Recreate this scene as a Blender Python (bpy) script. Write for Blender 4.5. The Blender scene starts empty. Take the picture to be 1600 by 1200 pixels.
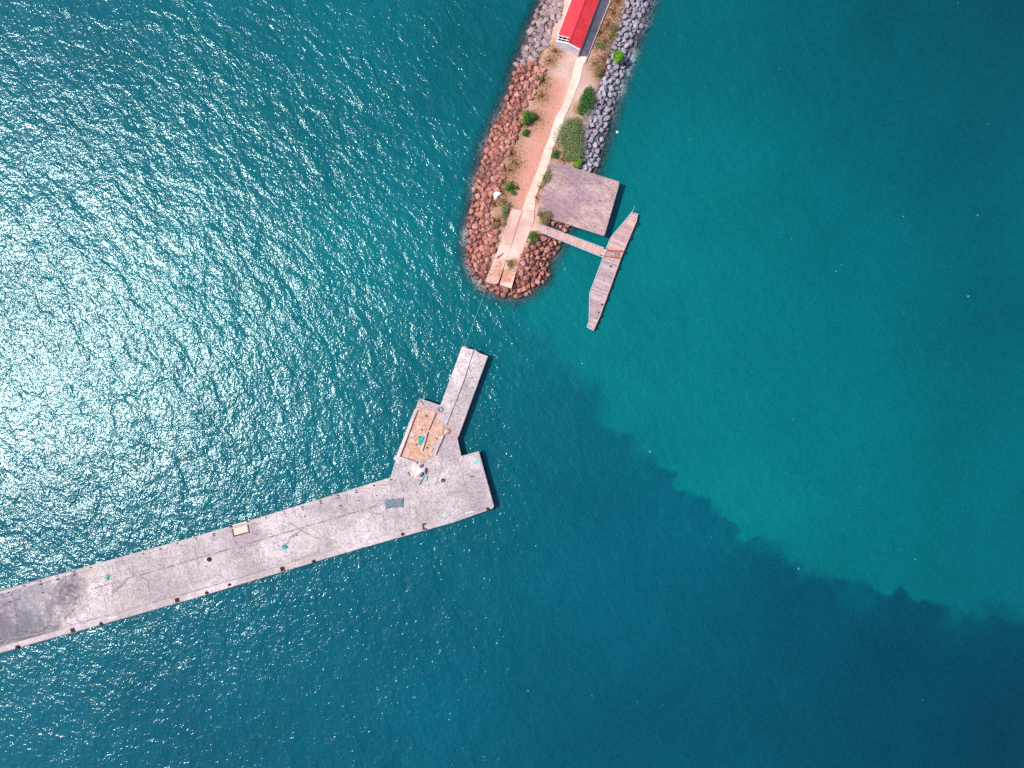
import bpy, bmesh, math, random
import numpy as np
from mathutils import Vector, Matrix

random.seed(7)
RNG = np.random.default_rng(7)
scene = bpy.context.scene
COL = scene.collection
R = math.radians

# ------------------------------------------------------------------ camera, sky, sun, exposure
CAM_H = 135.0                       # the drone hovers 135 m above the water, looking straight down
SPAN = 200.0                        # metres of water across the frame
cam_d = bpy.data.cameras.new('camera')
cam_d.sensor_width = 36.0
cam_d.lens = 36.0 * CAM_H / SPAN
cam_d.clip_start = 1.0
cam_d.clip_end = 12000.0
cam = bpy.data.objects.new('camera', cam_d)
cam.location = (0, 0, CAM_H)
cam.rotation_euler = (0, 0, 0)
COL.objects.link(cam)
scene.camera = cam

SUN_EL = R(54.5)
SUN_DIR2 = Vector((-1.0, 0.05)).normalized()      # horizontal direction towards the sun
SUN_AZ = math.atan2(SUN_DIR2.x, SUN_DIR2.y)       # clockwise from +Y

world = bpy.data.worlds.new('World')
scene.world = world
world.use_nodes = True
wt = world.node_tree
bg = wt.nodes['Background']
sky = wt.nodes.new('ShaderNodeTexSky')
sky.sky_type = 'NISHITA'
sky.sun_disc = False
sky.sun_elevation = SUN_EL
sky.sun_rotation = SUN_AZ
sky.air_density = 1.0
sky.dust_density = 1.0
wt.links.new(sky.outputs['Color'], bg.inputs['Color'])
bg.inputs['Strength'].default_value = 0.15

sun_d = bpy.data.lights.new('sun', 'SUN')
sun_d.energy = 4.9
sun_d.angle = R(0.5)
sun_d.color = (1.0, 0.95, 0.90)
sun = bpy.data.objects.new('sun', sun_d)
to_sun = Vector((SUN_DIR2.x * math.cos(SUN_EL), SUN_DIR2.y * math.cos(SUN_EL), math.sin(SUN_EL)))
sun.rotation_euler = to_sun.to_track_quat('Z', 'Y').to_euler()
COL.objects.link(sun)

scene.view_settings.view_transform = 'Standard'
scene.view_settings.look = 'None'
scene.view_settings.gamma = 1.0
scene.view_settings.exposure = -0.10
scene.render.engine = 'CYCLES'
scene.cycles.use_denoising = False
scene.cycles.max_bounces = 6
scene.cycles.sample_clamp_direct = 0
scene.cycles.sample_clamp_indirect = 4
scene.cycles.caustics_reflective = False
scene.cycles.caustics_refractive = False

# ------------------------------------------------------------------ helpers
K = SPAN / 1600.0 / CAM_H


def P(px, py, z=0.0):
    """Survey point: where the sight line of a photo point meets the level z."""
    k = K * (CAM_H - z)
    return Vector(((px - 800.0) * k, (600.0 - py) * k, z))


def PL(pts, z):
    return [P(x, y, z) for x, y in pts]


def tag(o, label=None, cat=None, group=None, kind=None):
    if label:
        o['label'] = label
    if cat:
        o['category'] = cat
    if group:
        o['group'] = group
    if kind:
        o['kind'] = kind
    return o


def empty(name, loc, label, cat, group=None):
    o = bpy.data.objects.new(name, None)
    o.location = loc
    o.empty_display_size = 0.3
    COL.objects.link(o)
    return tag(o, label, cat, group)


class MB:
    """Collects shapes in world metres; build() links them as one mesh object."""

    def __init__(self):
        self.v = []
        self.f = []

    def add(self, vs, fs):
        b = len(self.v)
        self.v += [tuple(p) for p in vs]
        self.f += [tuple(b + i for i in f) for f in fs]
        return self

    def prism(self, pts, z0, z1, zoff=None):
        pts = [Vector((p[0], p[1], 0)) for p in pts]
        n = len(pts)
        area = sum(pts[i].x * pts[(i + 1) % n].y - pts[(i + 1) % n].x * pts[i].y for i in range(n))
        if area < 0:
            pts.reverse()
        vs = [(p.x, p.y, z0) for p in pts] + [(p.x, p.y, z1) for p in pts]
        fs = [tuple(range(n - 1, -1, -1)), tuple(range(n, 2 * n))]
        for i in range(n):
            j = (i + 1) % n
            fs.append((i, j, n + j, n + i))
        return self.add(vs, fs)

    def bar(self, p, q, w, h, up=Vector((0, 0, 1))):
        """a square bar from p to q, w wide and h high, p and q on its centre line"""
        p, q = Vector(p), Vector(q)
        d = (q - p).normalized()
        s = d.cross(up)
        if s.length < 1e-4:
            s = d.cross(Vector((1, 0, 0)))
        s.normalize()
        u = s.cross(d)
        vs = []
        for c in (p, q):
            for a, b in ((-1, -1), (1, -1), (1, 1), (-1, 1)):
                vs.append(c + s * (a * w / 2) + u * (b * h / 2))
        return self.add(vs, [(3, 2, 1, 0), (4, 5, 6, 7), (0, 1, 5, 4), (1, 2, 6, 5), (2, 3, 7, 6), (3, 0, 4, 7)])

    def tube(self, p, q, r, n=10, r2=None):
        p, q = Vector(p), Vector(q)
        d = (q - p).normalized()
        s = d.orthogonal().normalized()
        t = d.cross(s)
        r2 = r if r2 is None else r2
        vs = []
        for c, rr in ((p, r), (q, r2)):
            for i in range(n):
                a = 2 * math.pi * i / n
                vs.append(c + s * (rr * math.cos(a)) + t * (rr * math.sin(a)))
        fs = [tuple(range(n - 1, -1, -1)), tuple(range(n, 2 * n))]
        for i in range(n):
            j = (i + 1) % n
            fs.append((i, j, n + j, n + i))
        return self.add(vs, fs)

    def lathe(self, c, prof, n=14):
        """prof: (radius, z) pairs from bottom to top round the vertical through c"""
        c = Vector(c)
        vs = []
        for r, z in prof:
            for i in range(n):
                a = 2 * math.pi * i / n
                vs.append((c.x + r * math.cos(a), c.y + r * math.sin(a), c.z + z))
        fs = [tuple(range(n - 1, -1, -1)), tuple(range(n * (len(prof) - 1), n * len(prof)))]
        for k in range(len(prof) - 1):
            for i in range(n):
                j = (i + 1) % n
                fs.append((k * n + i, k * n + j, (k + 1) * n + j, (k + 1) * n + i))
        return self.add(vs, fs)

    def torus(self, c, R_, r, n=18, m=8):
        c = Vector(c)
        vs, fs = [], []
        for i in range(n):
            a = 2 * math.pi * i / n
            for j in range(m):
                b = 2 * math.pi * j / m
                rr = R_ + r * math.cos(b)
                vs.append((c.x + rr * math.cos(a), c.y + rr * math.sin(a), c.z + r * math.sin(b)))
        for i in range(n):
            for j in range(m):
                fs.append((i * m + j, ((i + 1) % n) * m + j, ((i + 1) % n) * m + (j + 1) % m, i * m + (j + 1) % m))
        return self.add(vs, fs)

    def build(self, name, mat, parent=None, bevel=0.0, smooth=False):
        me = bpy.data.meshes.new(name)
        org = parent.location if parent is not None else Vector((0, 0, 0))
        if parent is not None and parent.parent is not None:
            org = org + parent.parent.location
        me.from_pydata([(x - org.x, y - org.y, z - org.z) for x, y, z in self.v], [], self.f)
        me.update()
        if bevel > 0:
            bm = bmesh.new()
            bm.from_mesh(me)
            es = [e for e in bm.edges if len(e.link_faces) == 2 and e.calc_face_angle(0) > 0.5]
            bmesh.ops.bevel(bm, geom=es, offset=bevel, segments=1, affect='EDGES', clamp_overlap=True)
            bm.to_mesh(me)
            bm.free()
        if smooth:
            for p in me.polygons:
                p.use_smooth = True
        me.materials.append(mat)
        o = bpy.data.objects.new(name, me)
        COL.objects.link(o)
        if parent is not None:
            o.parent = parent
        return o


def own_origin(o):
    """move a top-level mesh's origin to its base centre"""
    me = o.data
    co = np.empty(len(me.vertices) * 3, 'f')
    me.vertices.foreach_get('co', co)
    co = co.reshape(-1, 3)
    c = (co.min(0) + co.max(0)) / 2
    c[2] = co[:, 2].min()
    co -= c
    me.vertices.foreach_set('co', co.ravel())
    me.update()
    o.location = Vector([float(x) for x in c])
    return o


# geometry on outlines --------------------------------------------------------
def seg_dist(X, Y, poly, closed=True):
    """distance from points to a polyline, and the sign of the side of the nearest segment"""
    n = len(poly)
    best = np.full(X.shape, 1e9)
    side = np.ones(X.shape)
    m = n if closed else n - 1
    for i in range(m):
        ax, ay = poly[i][0], poly[i][1]
        bx, by = poly[(i + 1) % n][0], poly[(i + 1) % n][1]
        dx, dy = bx - ax, by - ay
        L2 = dx * dx + dy * dy + 1e-12
        t = np.clip(((X - ax) * dx + (Y - ay) * dy) / L2, 0, 1)
        ex, ey = X - (ax + t * dx), Y - (ay + t * dy)
        d = np.hypot(ex, ey)
        cr = dx * (Y - ay) - dy * (X - ax)
        upd = d < best - 1e-9
        best = np.where(upd, d, best)
        side = np.where(upd, np.sign(cr), side)
    return best, side


def inside(X, Y, poly):
    X = np.asarray(X, float)
    Y = np.asarray(Y, float)
    r = np.zeros(X.shape, bool)
    n = len(poly)
    for i in range(n):
        ax, ay = poly[i][0], poly[i][1]
        bx, by = poly[(i + 1) % n][0], poly[(i + 1) % n][1]
        if abs(ay - by) < 1e-12:
            continue
        c = ((ay > Y) != (by > Y)) & (X < (bx - ax) * (Y - ay) / (by - ay) + ax)
        r ^= c
    return r


def vnoise(X, Y, s, seed):
    """smooth value noise, 0..1"""
    rng = np.random.default_rng(seed)
    T = rng.random((256, 256))
    x, y = X * s + 1000.0, Y * s + 1000.0
    xi, yi = np.floor(x).astype(int), np.floor(y).astype(int)
    fx, fy = x - xi, y - yi
    fx, fy = fx * fx * (3 - 2 * fx), fy * fy * (3 - 2 * fy)
    a = T[xi % 256, yi % 256]
    b = T[(xi + 1) % 256, yi % 256]
    c = T[xi % 256, (yi + 1) % 256]
    d = T[(xi + 1) % 256, (yi + 1) % 256]
    return (a * (1 - fx) + b * fx) * (1 - fy) + (c * (1 - fx) + d * fx) * fy


# materials -------------------------------------------------------------------
def srgb(r, g, b):
    def f(c):
        c /= 255.0
        return c / 12.92 if c <= 0.04045 else ((c + 0.055) / 1.055) ** 2.4
    return (f(r), f(g), f(b), 1.0)


class NT:
    def __init__(self, name, rough=0.8, spec=0.3):
        self.m = bpy.data.materials.new(name)
        self.m.use_nodes = True
        self.t = self.m.node_tree
        self.b = self.t.nodes['Principled BSDF']
        self.b.inputs['Roughness'].default_value = rough
        self.b.inputs['Specular IOR Level'].default_value = spec
        self.out = self.t.nodes['Material Output']

    def n(self, typ, **kw):
        nd = self.t.nodes.new(typ)
        for k, v in kw.items():
            setattr(nd, k, v)
        return nd

    def put(self, sock, val):
        if isinstance(val, bpy.types.NodeSocket):
            self.t.links.new(val, sock)
        elif isinstance(val, (tuple, list)) and sock.type == 'RGBA' and len(val) == 3:
            sock.default_value = (*val, 1)
        else:
            sock.default_value = val

    def pos(self):
        return self.n('ShaderNodeNewGeometry').outputs['Position']

    def obj(self):
        return self.n('ShaderNodeTexCoord').outputs['Object']

    def rnd(self):
        return self.n('ShaderNodeObjectInfo').outputs['Random']

    def island(self):
        return self.n('ShaderNodeNewGeometry').outputs['Random Per Island']

    def attr(self, name, out='Fac'):
        a = self.n('ShaderNodeAttribute', attribute_name=name)
        return a.outputs[out]

    def noise(self, vec, scale, detail=3.0, rough=0.55, dist=0.0, out=0):
        nd = self.n('ShaderNodeTexNoise')
        self.put(nd.inputs['Vector'], vec)
        nd.inputs['Scale'].default_value = scale
        nd.inputs['Detail'].default_value = detail
        nd.inputs['Roughness'].default_value = rough
        nd.inputs['Distortion'].default_value = dist
        return nd.outputs[out]

    def voro(self, vec, scale, feature='F1', out='Distance', rnd=1.0):
        nd = self.n('ShaderNodeTexVoronoi', feature=feature)
        self.put(nd.inputs['Vector'], vec)
        nd.inputs['Scale'].default_value = scale
        nd.inputs['Randomness'].default_value = rnd
        return nd.outputs[out]

    def math(self, op, a, b=0.0, c=0.0, clamp=False):
        nd = self.n('ShaderNodeMath', operation=op, use_clamp=clamp)
        for s, v in zip(nd.inputs, (a, b, c)):
            self.put(s, v)
        return nd.outputs[0]

    def rng(self, v, a, b, c=0.0, d=1.0, smooth=True):
        nd = self.n('ShaderNodeMapRange', interpolation_type='SMOOTHSTEP' if smooth else 'LINEAR')
        for s, x in zip(nd.inputs, (v, a, b, c, d)):
            self.put(s, x)
        return nd.outputs[0]

    def mix(self, f, a, b, mode='MIX'):
        nd = self.n('ShaderNodeMix', data_type='RGBA', blend_type=mode)
        self.put(nd.inputs[0], f)
        self.put(nd.inputs[6], a)
        self.put(nd.inputs[7], b)
        return nd.outputs[2]

    def ramp(self, f, stops):
        nd = self.n('ShaderNodeValToRGB')
        e = nd.color_ramp.elements
        while len(e) < len(stops):
            e.new(0.5)
        for el, (p, c) in zip(e, stops):
            el.position = p
            el.color = c if len(c) == 4 else (*c, 1)
        self.put(nd.inputs[0], f)
        return nd.outputs[0]

    def mapping(self, vec, scale=(1, 1, 1), rot=0.0):
        nd = self.n('ShaderNodeMapping')
        self.put(nd.inputs['Vector'], vec)
        nd.inputs['Rotation'].default_value = (0, 0, rot)
        nd.inputs['Scale'].default_value = scale
        return nd.outputs[0]

    def bump(self, h, dist=0.05, strength=1.0):
        nd = self.n('ShaderNodeBump')
        nd.inputs['Strength'].default_value = strength
        nd.inputs['Distance'].default_value = dist
        self.put(nd.inputs['Height'], h)
        self.put(self.b.inputs['Normal'], nd.outputs[0])
        return nd

    def color(self, c):
        self.put(self.b.inputs['Base Color'], c)

    def blob(self, vec, c, r, soft, warp=None):
        """1 inside a round patch of radius r at c, ragged by warp"""
        nd = self.n('ShaderNodeVectorMath', operation='DISTANCE')
        self.put(nd.inputs[0], vec)
        nd.inputs[1].default_value = (c[0], c[1], c[2])
        d = nd.outputs['Value']
        if warp is not None:
            d = self.math('ADD', d, warp)
        return self.rng(d, r - soft, r + soft, 1.0, 0.0)


def plain(name, col, rough=0.8, spec=0.3, var=0.25, scale=3.0):
    t = NT(name, rough, spec)
    n = t.noise(t.obj(), scale, 4)
    t.color(t.mix(t.rng(n, 0.3, 0.7), tuple(c * (1 - var) for c in col[:3]), tuple(min(1, c * (1 + var)) for c in col[:3])))
    return t.m


M = {}


def mat_concrete(name, lo, hi, fine=0.16, stain=None, panel=None, rot=0.0, streak=None, cracks=0.0):
    t = NT(name, 0.9, 0.25)
    p = t.pos()
    big = t.noise(p, 0.09, 4, 0.6)
    mid = t.noise(p, 0.6, 5, 0.65)
    grit = t.noise(p, 3.0, 4, 0.8)
    c = t.mix(t.rng(big, 0.32, 0.68), lo, hi)
    c = t.mix(t.rng(mid, 0.35, 0.7, 0.0, 0.5), c, tuple(x * 0.66 for x in lo[:3]) + (1,))
    c = t.mix(t.rng(grit, 0.3, 0.72), c, t.mix(1.0, c, (1 + fine * 2.4,) * 3 + (1,), 'MULTIPLY'))
    c = t.mix(t.rng(grit, 0.5, 0.28, 0.0, 1.0), c, t.mix(1.0, c, (1 - fine * 1.9,) * 3 + (1,), 'MULTIPLY'))
    pale = t.noise(p, 0.28, 6, 0.7, 0.6)
    c = t.mix(t.rng(pale, 0.58, 0.72, 0, 0.55), c, tuple(min(1, x * 1.22) for x in hi[:3]) + (1,))
    for (cc, r, soft, colr, amt) in (stain or []):
        w = t.math('MULTIPLY', t.math('SUBTRACT', t.noise(p, 0.35, 5, 0.7), 0.5), r * 3.4)
        c = t.mix(t.math('MULTIPLY', t.blob(p, cc, r, soft, w), t.math('MULTIPLY', t.rng(t.noise(p, 1.6, 4, 0.8), 0.25, 0.62), amt)), c, colr)
    if streak:
        ang, amt = streak
        sn = t.noise(t.mapping(t.mapping(p, (1, 1, 1), ang), (0.22, 2.2, 1)), 0.9, 5, 0.7, 0.6)
        c = t.mix(t.rng(sn, 0.36, 0.5, amt, 0.0), c, t.mix(1.0, c, (0.70, 0.68, 0.70, 1), 'MULTIPLY'))
        c = t.mix(t.rng(sn, 0.52, 0.66, 0.0, amt), c, t.mix(1.0, c, (1.2, 1.2, 1.2, 1), 'MULTIPLY'))
    if cracks:
        wv = t.n('ShaderNodeVectorMath', operation='ADD')
        t.put(wv.inputs[0], p)
        t.put(wv.inputs[1], t.noise(p, 0.5, 4, 0.7, out=1))
        ed = t.voro(wv.outputs[0], 0.17, 'DISTANCE_TO_EDGE', 'Distance')
        c = t.mix(t.math('MULTIPLY', t.math('LESS_THAN', ed, 0.014), t.rng(t.noise(p, 0.2, 3), 0.46, 0.62, 0.0, cracks)), c, t.mix(1.0, c, (0.5, 0.46, 0.48, 1), 'MULTIPLY'))
    if panel:
        for axis, size, wid, amt in panel:
            q = t.mapping(p, (1, 1, 1), rot)
            s = t.n('ShaderNodeSeparateXYZ')
            t.put(s.inputs[0], q)
            u = t.math('FRACT', t.math('DIVIDE', s.outputs[axis], size))
            edge = t.math('MULTIPLY', t.math('LESS_THAN', u, wid / size), t.rng(t.noise(p, 0.7, 3), 0.35, 0.6, 0.1, amt))
            c = t.mix(edge, c, t.mix(1.0, c, (0.62, 0.60, 0.62, 1), 'MULTIPLY'))
    t.color(c)
    t.bump(t.math('ADD', t.math('MULTIPLY', grit, 0.6), mid), 0.03, 0.7)
    return t.m


PIER_Z = 1.6
M['pier'] = mat_concrete(
    'weathered_pier_concrete', srgb(158, 145, 146), srgb(195, 180, 180), 0.28,
    stain=[(P(105, 935, PIER_Z), 3.2, 2.4, srgb(80, 72, 84), 0.85), (P(108, 908, PIER_Z), 2.2, 1.8, srgb(90, 82, 94), 0.7),
           (P(60, 985, PIER_Z), 4.6, 2.6, srgb(88, 80, 90), 0.85), (P(20, 990, PIER_Z), 4.0, 3.0, srgb(96, 88, 96), 0.8), (P(30, 935, PIER_Z), 6.5, 4, srgb(138, 136, 140), 0.9),
           (P(0, 985, PIER_Z), 5.5, 3, srgb(110, 100, 108), 0.7), (P(-60, 960, PIER_Z), 9, 4, srgb(120, 114, 120), 0.9),
           (P(650, 735, PIER_Z), 1.1, 0.7, srgb(240, 228, 214), 0.9), (P(746, 722, PIER_Z), 1.5, 0.7, srgb(222, 216, 216), 0.6),
           (P(700, 672, PIER_Z), 1.6, 1.0, srgb(214, 160, 144), 0.4), (P(432, 866, PIER_Z), 0.9, 0.8, srgb(230, 214, 200), 0.7),
           (P(390, 908, PIER_Z), 0.7, 0.5, srgb(228, 130, 120), 0.7), (P(137, 890, PIER_Z), 1.5, 1.0, srgb(200, 150, 110), 0.5),
           (P(540, 800, PIER_Z), 4.0, 3.0, srgb(150, 136, 142), 0.45), (P(700, 700, PIER_Z), 3.5, 2.5, srgb(150, 134, 140), 0.4), (P(330, 880, PIER_Z), 5.0, 4.0, srgb(152, 138, 146), 0.4), (P(480, 840, PIER_Z), 2.5, 2.0, srgb(216, 202, 200), 0.5), (P(250, 900, PIER_Z), 3.0, 2.5, srgb(150, 138, 144), 0.4), (P(745, 775, PIER_Z), 2.0, 1.8, srgb(150, 136, 142), 0.4), (P(196, 947, PIER_Z), 2.5, 2.0, srgb(214, 196, 186), 0.35)],
    panel=[(0, 14.0, 0.16, 0.75), (1, 7.3, 0.12, 0.5)], rot=-R(15.6), streak=(-R(105), 0.35), cracks=0.8)
M['pier_edge'] = mat_concrete('pale_edge_concrete', srgb(170, 156, 156), srgb(200, 186, 185), 0.18)
M['pier_side'] = mat_concrete('dark_wet_concrete', srgb(70, 62, 66), srgb(100, 90, 94), 0.12)
M['arm'] = mat_concrete('pink_grey_concrete', srgb(170, 155, 156), srgb(202, 186, 186), 0.27)
M['path'] = mat_concrete('sunbleached_path_concrete', srgb(216, 192, 178), srgb(240, 222, 202), 0.12,
                         stain=[(P(828, 300, 2), 5.0, 3.5, srgb(226, 184, 166), 0.95), (P(846, 270, 2), 2.5, 2, srgb(228, 192, 174), 0.8), (P(862, 232, 2), 1.0, 0.8, srgb(222, 180, 160), 0.8), (P(884, 160, 2), 1.5, 1.2, srgb(226, 190, 170), 0.8),
                                (P(904, 105, 2), 2.0, 1.5, srgb(228, 196, 178), 0.7), (P(893, 135, 2), 0.8, 0.7, srgb(220, 182, 164), 0.8)])
M['pave'] = mat_concrete('purple_grey_paving', srgb(226, 200, 204), srgb(238, 214, 214), 0.08)
M['slab'] = mat_concrete('brushed_lilac_concrete', srgb(144, 117, 115), srgb(178, 149, 145), 0.28,
                         stain=[(P(915, 272, 2.3), 4, 2.5, srgb(140, 120, 134), 0.7), (P(875, 320, 2.3), 3.5, 2.5, srgb(158, 124, 138), 0.7)], streak=(R(35), 0.6), cracks=0.5)
M['pile'] = mat_concrete('barnacled_pile_concrete', srgb(90, 84, 84), srgb(120, 110, 108), 0.15)
M['wall'] = mat_concrete('pale_plaster', srgb(226, 214, 220), srgb(240, 230, 234), 0.08)
M['ruin'] = mat_concrete('broken_pale_concrete', srgb(190, 164, 160), srgb(220, 196, 190), 0.15)


def apron_material():
    t = NT('earth_stained_concrete', 0.9, 0.2)
    p = t.pos()
    base = t.mix(t.rng(t.noise(p, 0.25, 4), 0.35, 0.65), srgb(206, 164, 150), srgb(234, 198, 184))
    soil = t.noise(p, 0.45, 5, 0.65, 0.4)
    w = t.math('MULTIPLY', t.math('SUBTRACT', soil, 0.5), 6.0)
    b1 = t.math('MULTIPLY', t.blob(p, P(797, 424, 2), 2.3, 0.5, w), t.rng(t.noise(p, 0.8, 4, 0.7), 0.38, 0.5))
    c = t.mix(b1, base, t.mix(t.rng(t.noise(p, 2.2, 4), 0.35, 0.65), srgb(216, 160, 136), srgb(196, 136, 110)))
    b2 = t.blob(p, P(772, 418, 2), 1.8, 0.9, w)
    c = t.mix(t.math('MULTIPLY', b2, t.rng(t.noise(p, 1.5, 3, 0.7), 0.5, 0.58)), c, srgb(190, 128, 104))
    b3 = t.blob(p, P(799, 412, 2), 0.9, 0.5, w)
    c = t.mix(b3, c, srgb(140, 118, 84))
    g = t.noise(p, 4.0, 3, 0.7)
    c = t.mix(t.rng(g, 0.3, 0.7, 0, 0.4), c, t.mix(1.0, c, (0.72, 0.70, 0.70, 1), 'MULTIPLY'))
    t.color(c)
    t.bump(g, 0.03, 0.6)
    return t.m


M['apron'] = apron_material()


def ruin_floor_material():
    t = NT('orange_rubble_soil', 0.95, 0.1)
    p = t.pos()
    n1 = t.noise(p, 0.5, 5, 0.7)
    n2 = t.noise(p, 2.5, 4, 0.75)
    c = t.ramp(n1, [(0.3, srgb(168, 122, 106)), (0.43, srgb(212, 166, 150)), (0.53, srgb(194, 144, 112)), (0.66, srgb(210, 184, 174))])
    c = t.mix(t.rng(n2, 0.52, 0.62, 0, 0.75), c, srgb(226, 204, 196))
    c = t.mix(t.rng(n2, 0.45, 0.34, 0, 0.7), c, srgb(140, 100, 76))
    t.color(c)
    t.bump(n2, 0.12, 0.8)
    return t.m


M['rubble_soil'] = ruin_floor_material()


def rock_material(name, cols, wet, speck=None):
    t = NT(name, 0.85, 0.3)
    p = t.pos()
    o = t.obj()
    n = t.noise(p, 1.4, 5, 0.7)
    c = t.ramp(t.rnd(), [(i / (len(cols) - 1), srgb(*k)) for i, k in enumerate(cols)])
    c = t.mix(t.rng(n, 0.35, 0.7, 0, 0.6), c, t.mix(1.0, c, (0.62, 0.58, 0.58, 1), 'MULTIPLY'))
    if speck:
        c = t.mix(t.rng(t.noise(p, 3.0, 3, 0.7), 0.62, 0.72, 0, 0.6), c, srgb(*speck))
    s = t.n('ShaderNodeSeparateXYZ')
    t.put(s.inputs[0], p)
    z = t.math('ADD', s.outputs[2], t.math('MULTIPLY', t.math('SUBTRACT', t.noise(p, 0.5, 3), 0.5), 0.7))
    c = t.mix(t.rng(z, 0.15, 0.65, 0.85, 0.0), c, srgb(*wet))     # tide mark: weed-dark below the splash line
    t.color(c)
    t.bump(n, 0.12, 0.8)
    return t.m


M['red_rock'] = rock_material('red_boulder_stone', [(140, 90, 82), (194, 128, 110), (162, 102, 90), (210, 150, 132), (152, 104, 98), (188, 118, 98), (202, 146, 132), (172, 116, 106)], (74, 54, 54), (222, 184, 170))
M['grey_rock'] = rock_material('grey_armour_stone', [(150, 142, 156), (174, 166, 178), (160, 150, 164), (192, 182, 190), (168, 158, 170), (140, 132, 148)], (58, 52, 60), (196, 184, 192))
M['pink_rock'] = rock_material('pinkish_grey_flat_stone', [(150, 130, 136), (184, 162, 162), (166, 142, 142), (198, 170, 164), (136, 122, 132)], (64, 54, 58), (220, 196, 190))


def earth_material():
    t = NT('spit_soil', 0.95, 0.1)
    p = t.pos()
    n1 = t.noise(p, 0.25, 5, 0.65)
    n2 = t.noise(p, 1.8, 5, 0.75)
    n3 = t.noise(p, 5.0, 3, 0.7)
    sal = t.attr('salmon')
    dry = t.attr('dry')
    c = t.mix(t.rng(n1, 0.35, 0.65), srgb(208, 174, 160), srgb(228, 200, 188))
    c = t.mix(t.math('MULTIPLY', sal, t.rng(n1, 0.2, 0.55, 0.7, 1.0)), c, t.mix(t.rng(n2, 0.3, 0.7), srgb(226, 164, 146), srgb(216, 148, 128)))
    d = t.ramp(n2, [(0.32, srgb(120, 92, 66)), (0.46, srgb(172, 132, 100)), (0.56, srgb(196, 150, 122)), (0.68, srgb(150, 124, 84))])
    c = t.mix(t.math('MULTIPLY', dry, t.rng(n1, 0.25, 0.5, 0.55, 1.0)), c, d)
    c = t.mix(t.rng(n3, 0.5, 0.72, 0, 0.35), c, srgb(238, 210, 194))
    c = t.mix(t.rng(n3, 0.46, 0.3, 0, 0.45), c, srgb(158, 104, 84))
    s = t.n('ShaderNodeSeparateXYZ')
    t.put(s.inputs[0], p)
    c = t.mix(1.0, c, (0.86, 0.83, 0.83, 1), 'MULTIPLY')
    c = t.mix(t.rng(s.outputs[2], 1.2, 1.75, 1.0, 0.0), c, t.mix(t.rng(n2, 0.3, 0.7), srgb(84, 60, 56), srgb(120, 88, 82)))  # dark reddish bank soil, with shade of the boulder gaps painted in
    t.color(c)
    t.bump(t.math('ADD', n2, t.math('MULTIPLY', n3, 0.5)), 0.10, 0.8)
    return t.m


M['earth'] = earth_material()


def leaf_material(name, a, b, c3, dead=None):
    t = NT(name, 0.6, 0.25)
    i = t.island()
    st = [(0.0, srgb(*a)), (0.5, srgb(*b)), (1.0, srgb(*c3))]
    if dead:
        st = [(0.0, srgb(*a)), (0.42, srgb(*b)), (0.72, srgb(*c3)), (0.80, srgb(*dead)), (1.0, srgb(*dead))]
    t.color(t.ramp(i, st))
    t.b.inputs['Transmission Weight'].default_value = 0.0
    return t.m


M['leaf_bright'] = leaf_material('bright_green_leaves', (70, 120, 18), (104, 158, 30), (134, 186, 52))
M['leaf_mid'] = leaf_material('mid_green_leaves', (44, 84, 24), (72, 116, 40), (104, 142, 62))
M['leaf_dark'] = leaf_material('dark_green_leaves', (40, 78, 34), (62, 106, 48), (92, 132, 66))
M['leaf_grey'] = leaf_material('grey_green_leaves', (74, 104, 56), (104, 134, 76), (134, 158, 100), (150, 134, 102))
M['leaf_dry'] = leaf_material('olive_dry_leaves', (98, 96, 46), (128, 120, 66), (150, 140, 84), (176, 138, 104))
M['straw'] = leaf_material('straw', (126, 98, 62), (166, 130, 88), (190, 152, 110), (120, 114, 62))
M['bark'] = plain('shrub_bark', (0.12, 0.08, 0.05), 0.9)


def roof_material():
    t = NT('red_metal_sheet', 0.45, 0.4)
    o = t.obj()
    n = t.noise(o, 0.5, 4)
    c = t.mix(t.rng(n, 0.3, 0.7), srgb(204, 44, 56), srgb(216, 58, 70))
    c = t.mix(t.rng(t.noise(o, 6.0, 3), 0.46, 0.75, 0, 0.45), c, srgb(224, 108, 108))
    c = t.mix(t.rng(t.noise(t.mapping(t.pos(), (1, 1, 1)), 1.3, 4, 0.75), 0.5, 0.3, 0, 0.4), c, srgb(168, 36, 46))
    t.color(c)
    return t.m


M['roof'] = roof_material()
M['white'] = plain('white_painted_timber', srgb(232, 222, 224)[:3], 0.6, 0.3, 0.08)
M['dark'] = plain('dark_interior', (0.03, 0.028, 0.032), 0.9)
M['rust'] = plain('rusted_iron', srgb(96, 58, 48)[:3], 0.8, 0.3, 0.4, 9)
M['iron'] = plain('dark_iron', (0.035, 0.028, 0.028), 0.7, 0.3, 0.3, 9)
M['rubber'] = plain('black_rubber', (0.03, 0.027, 0.03), 0.7, 0.3, 0.3, 6)
M['steel'] = plain('galvanised_rail', srgb(188, 186, 198)[:3], 0.5, 0.5, 0.12)
M['joint'] = plain('joint_filler', srgb(112, 92, 98)[:3], 0.9, 0.2, 0.35, 2)
def worn_joint():
    t = NT('worn_joint_filler', 0.9, 0.2)
    p = t.pos()
    t.color(t.mix(t.rng(t.noise(p, 1.1, 3, 0.7), 0.40, 0.56), srgb(178, 164, 168), srgb(136, 118, 124)))
    return t.m


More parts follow.
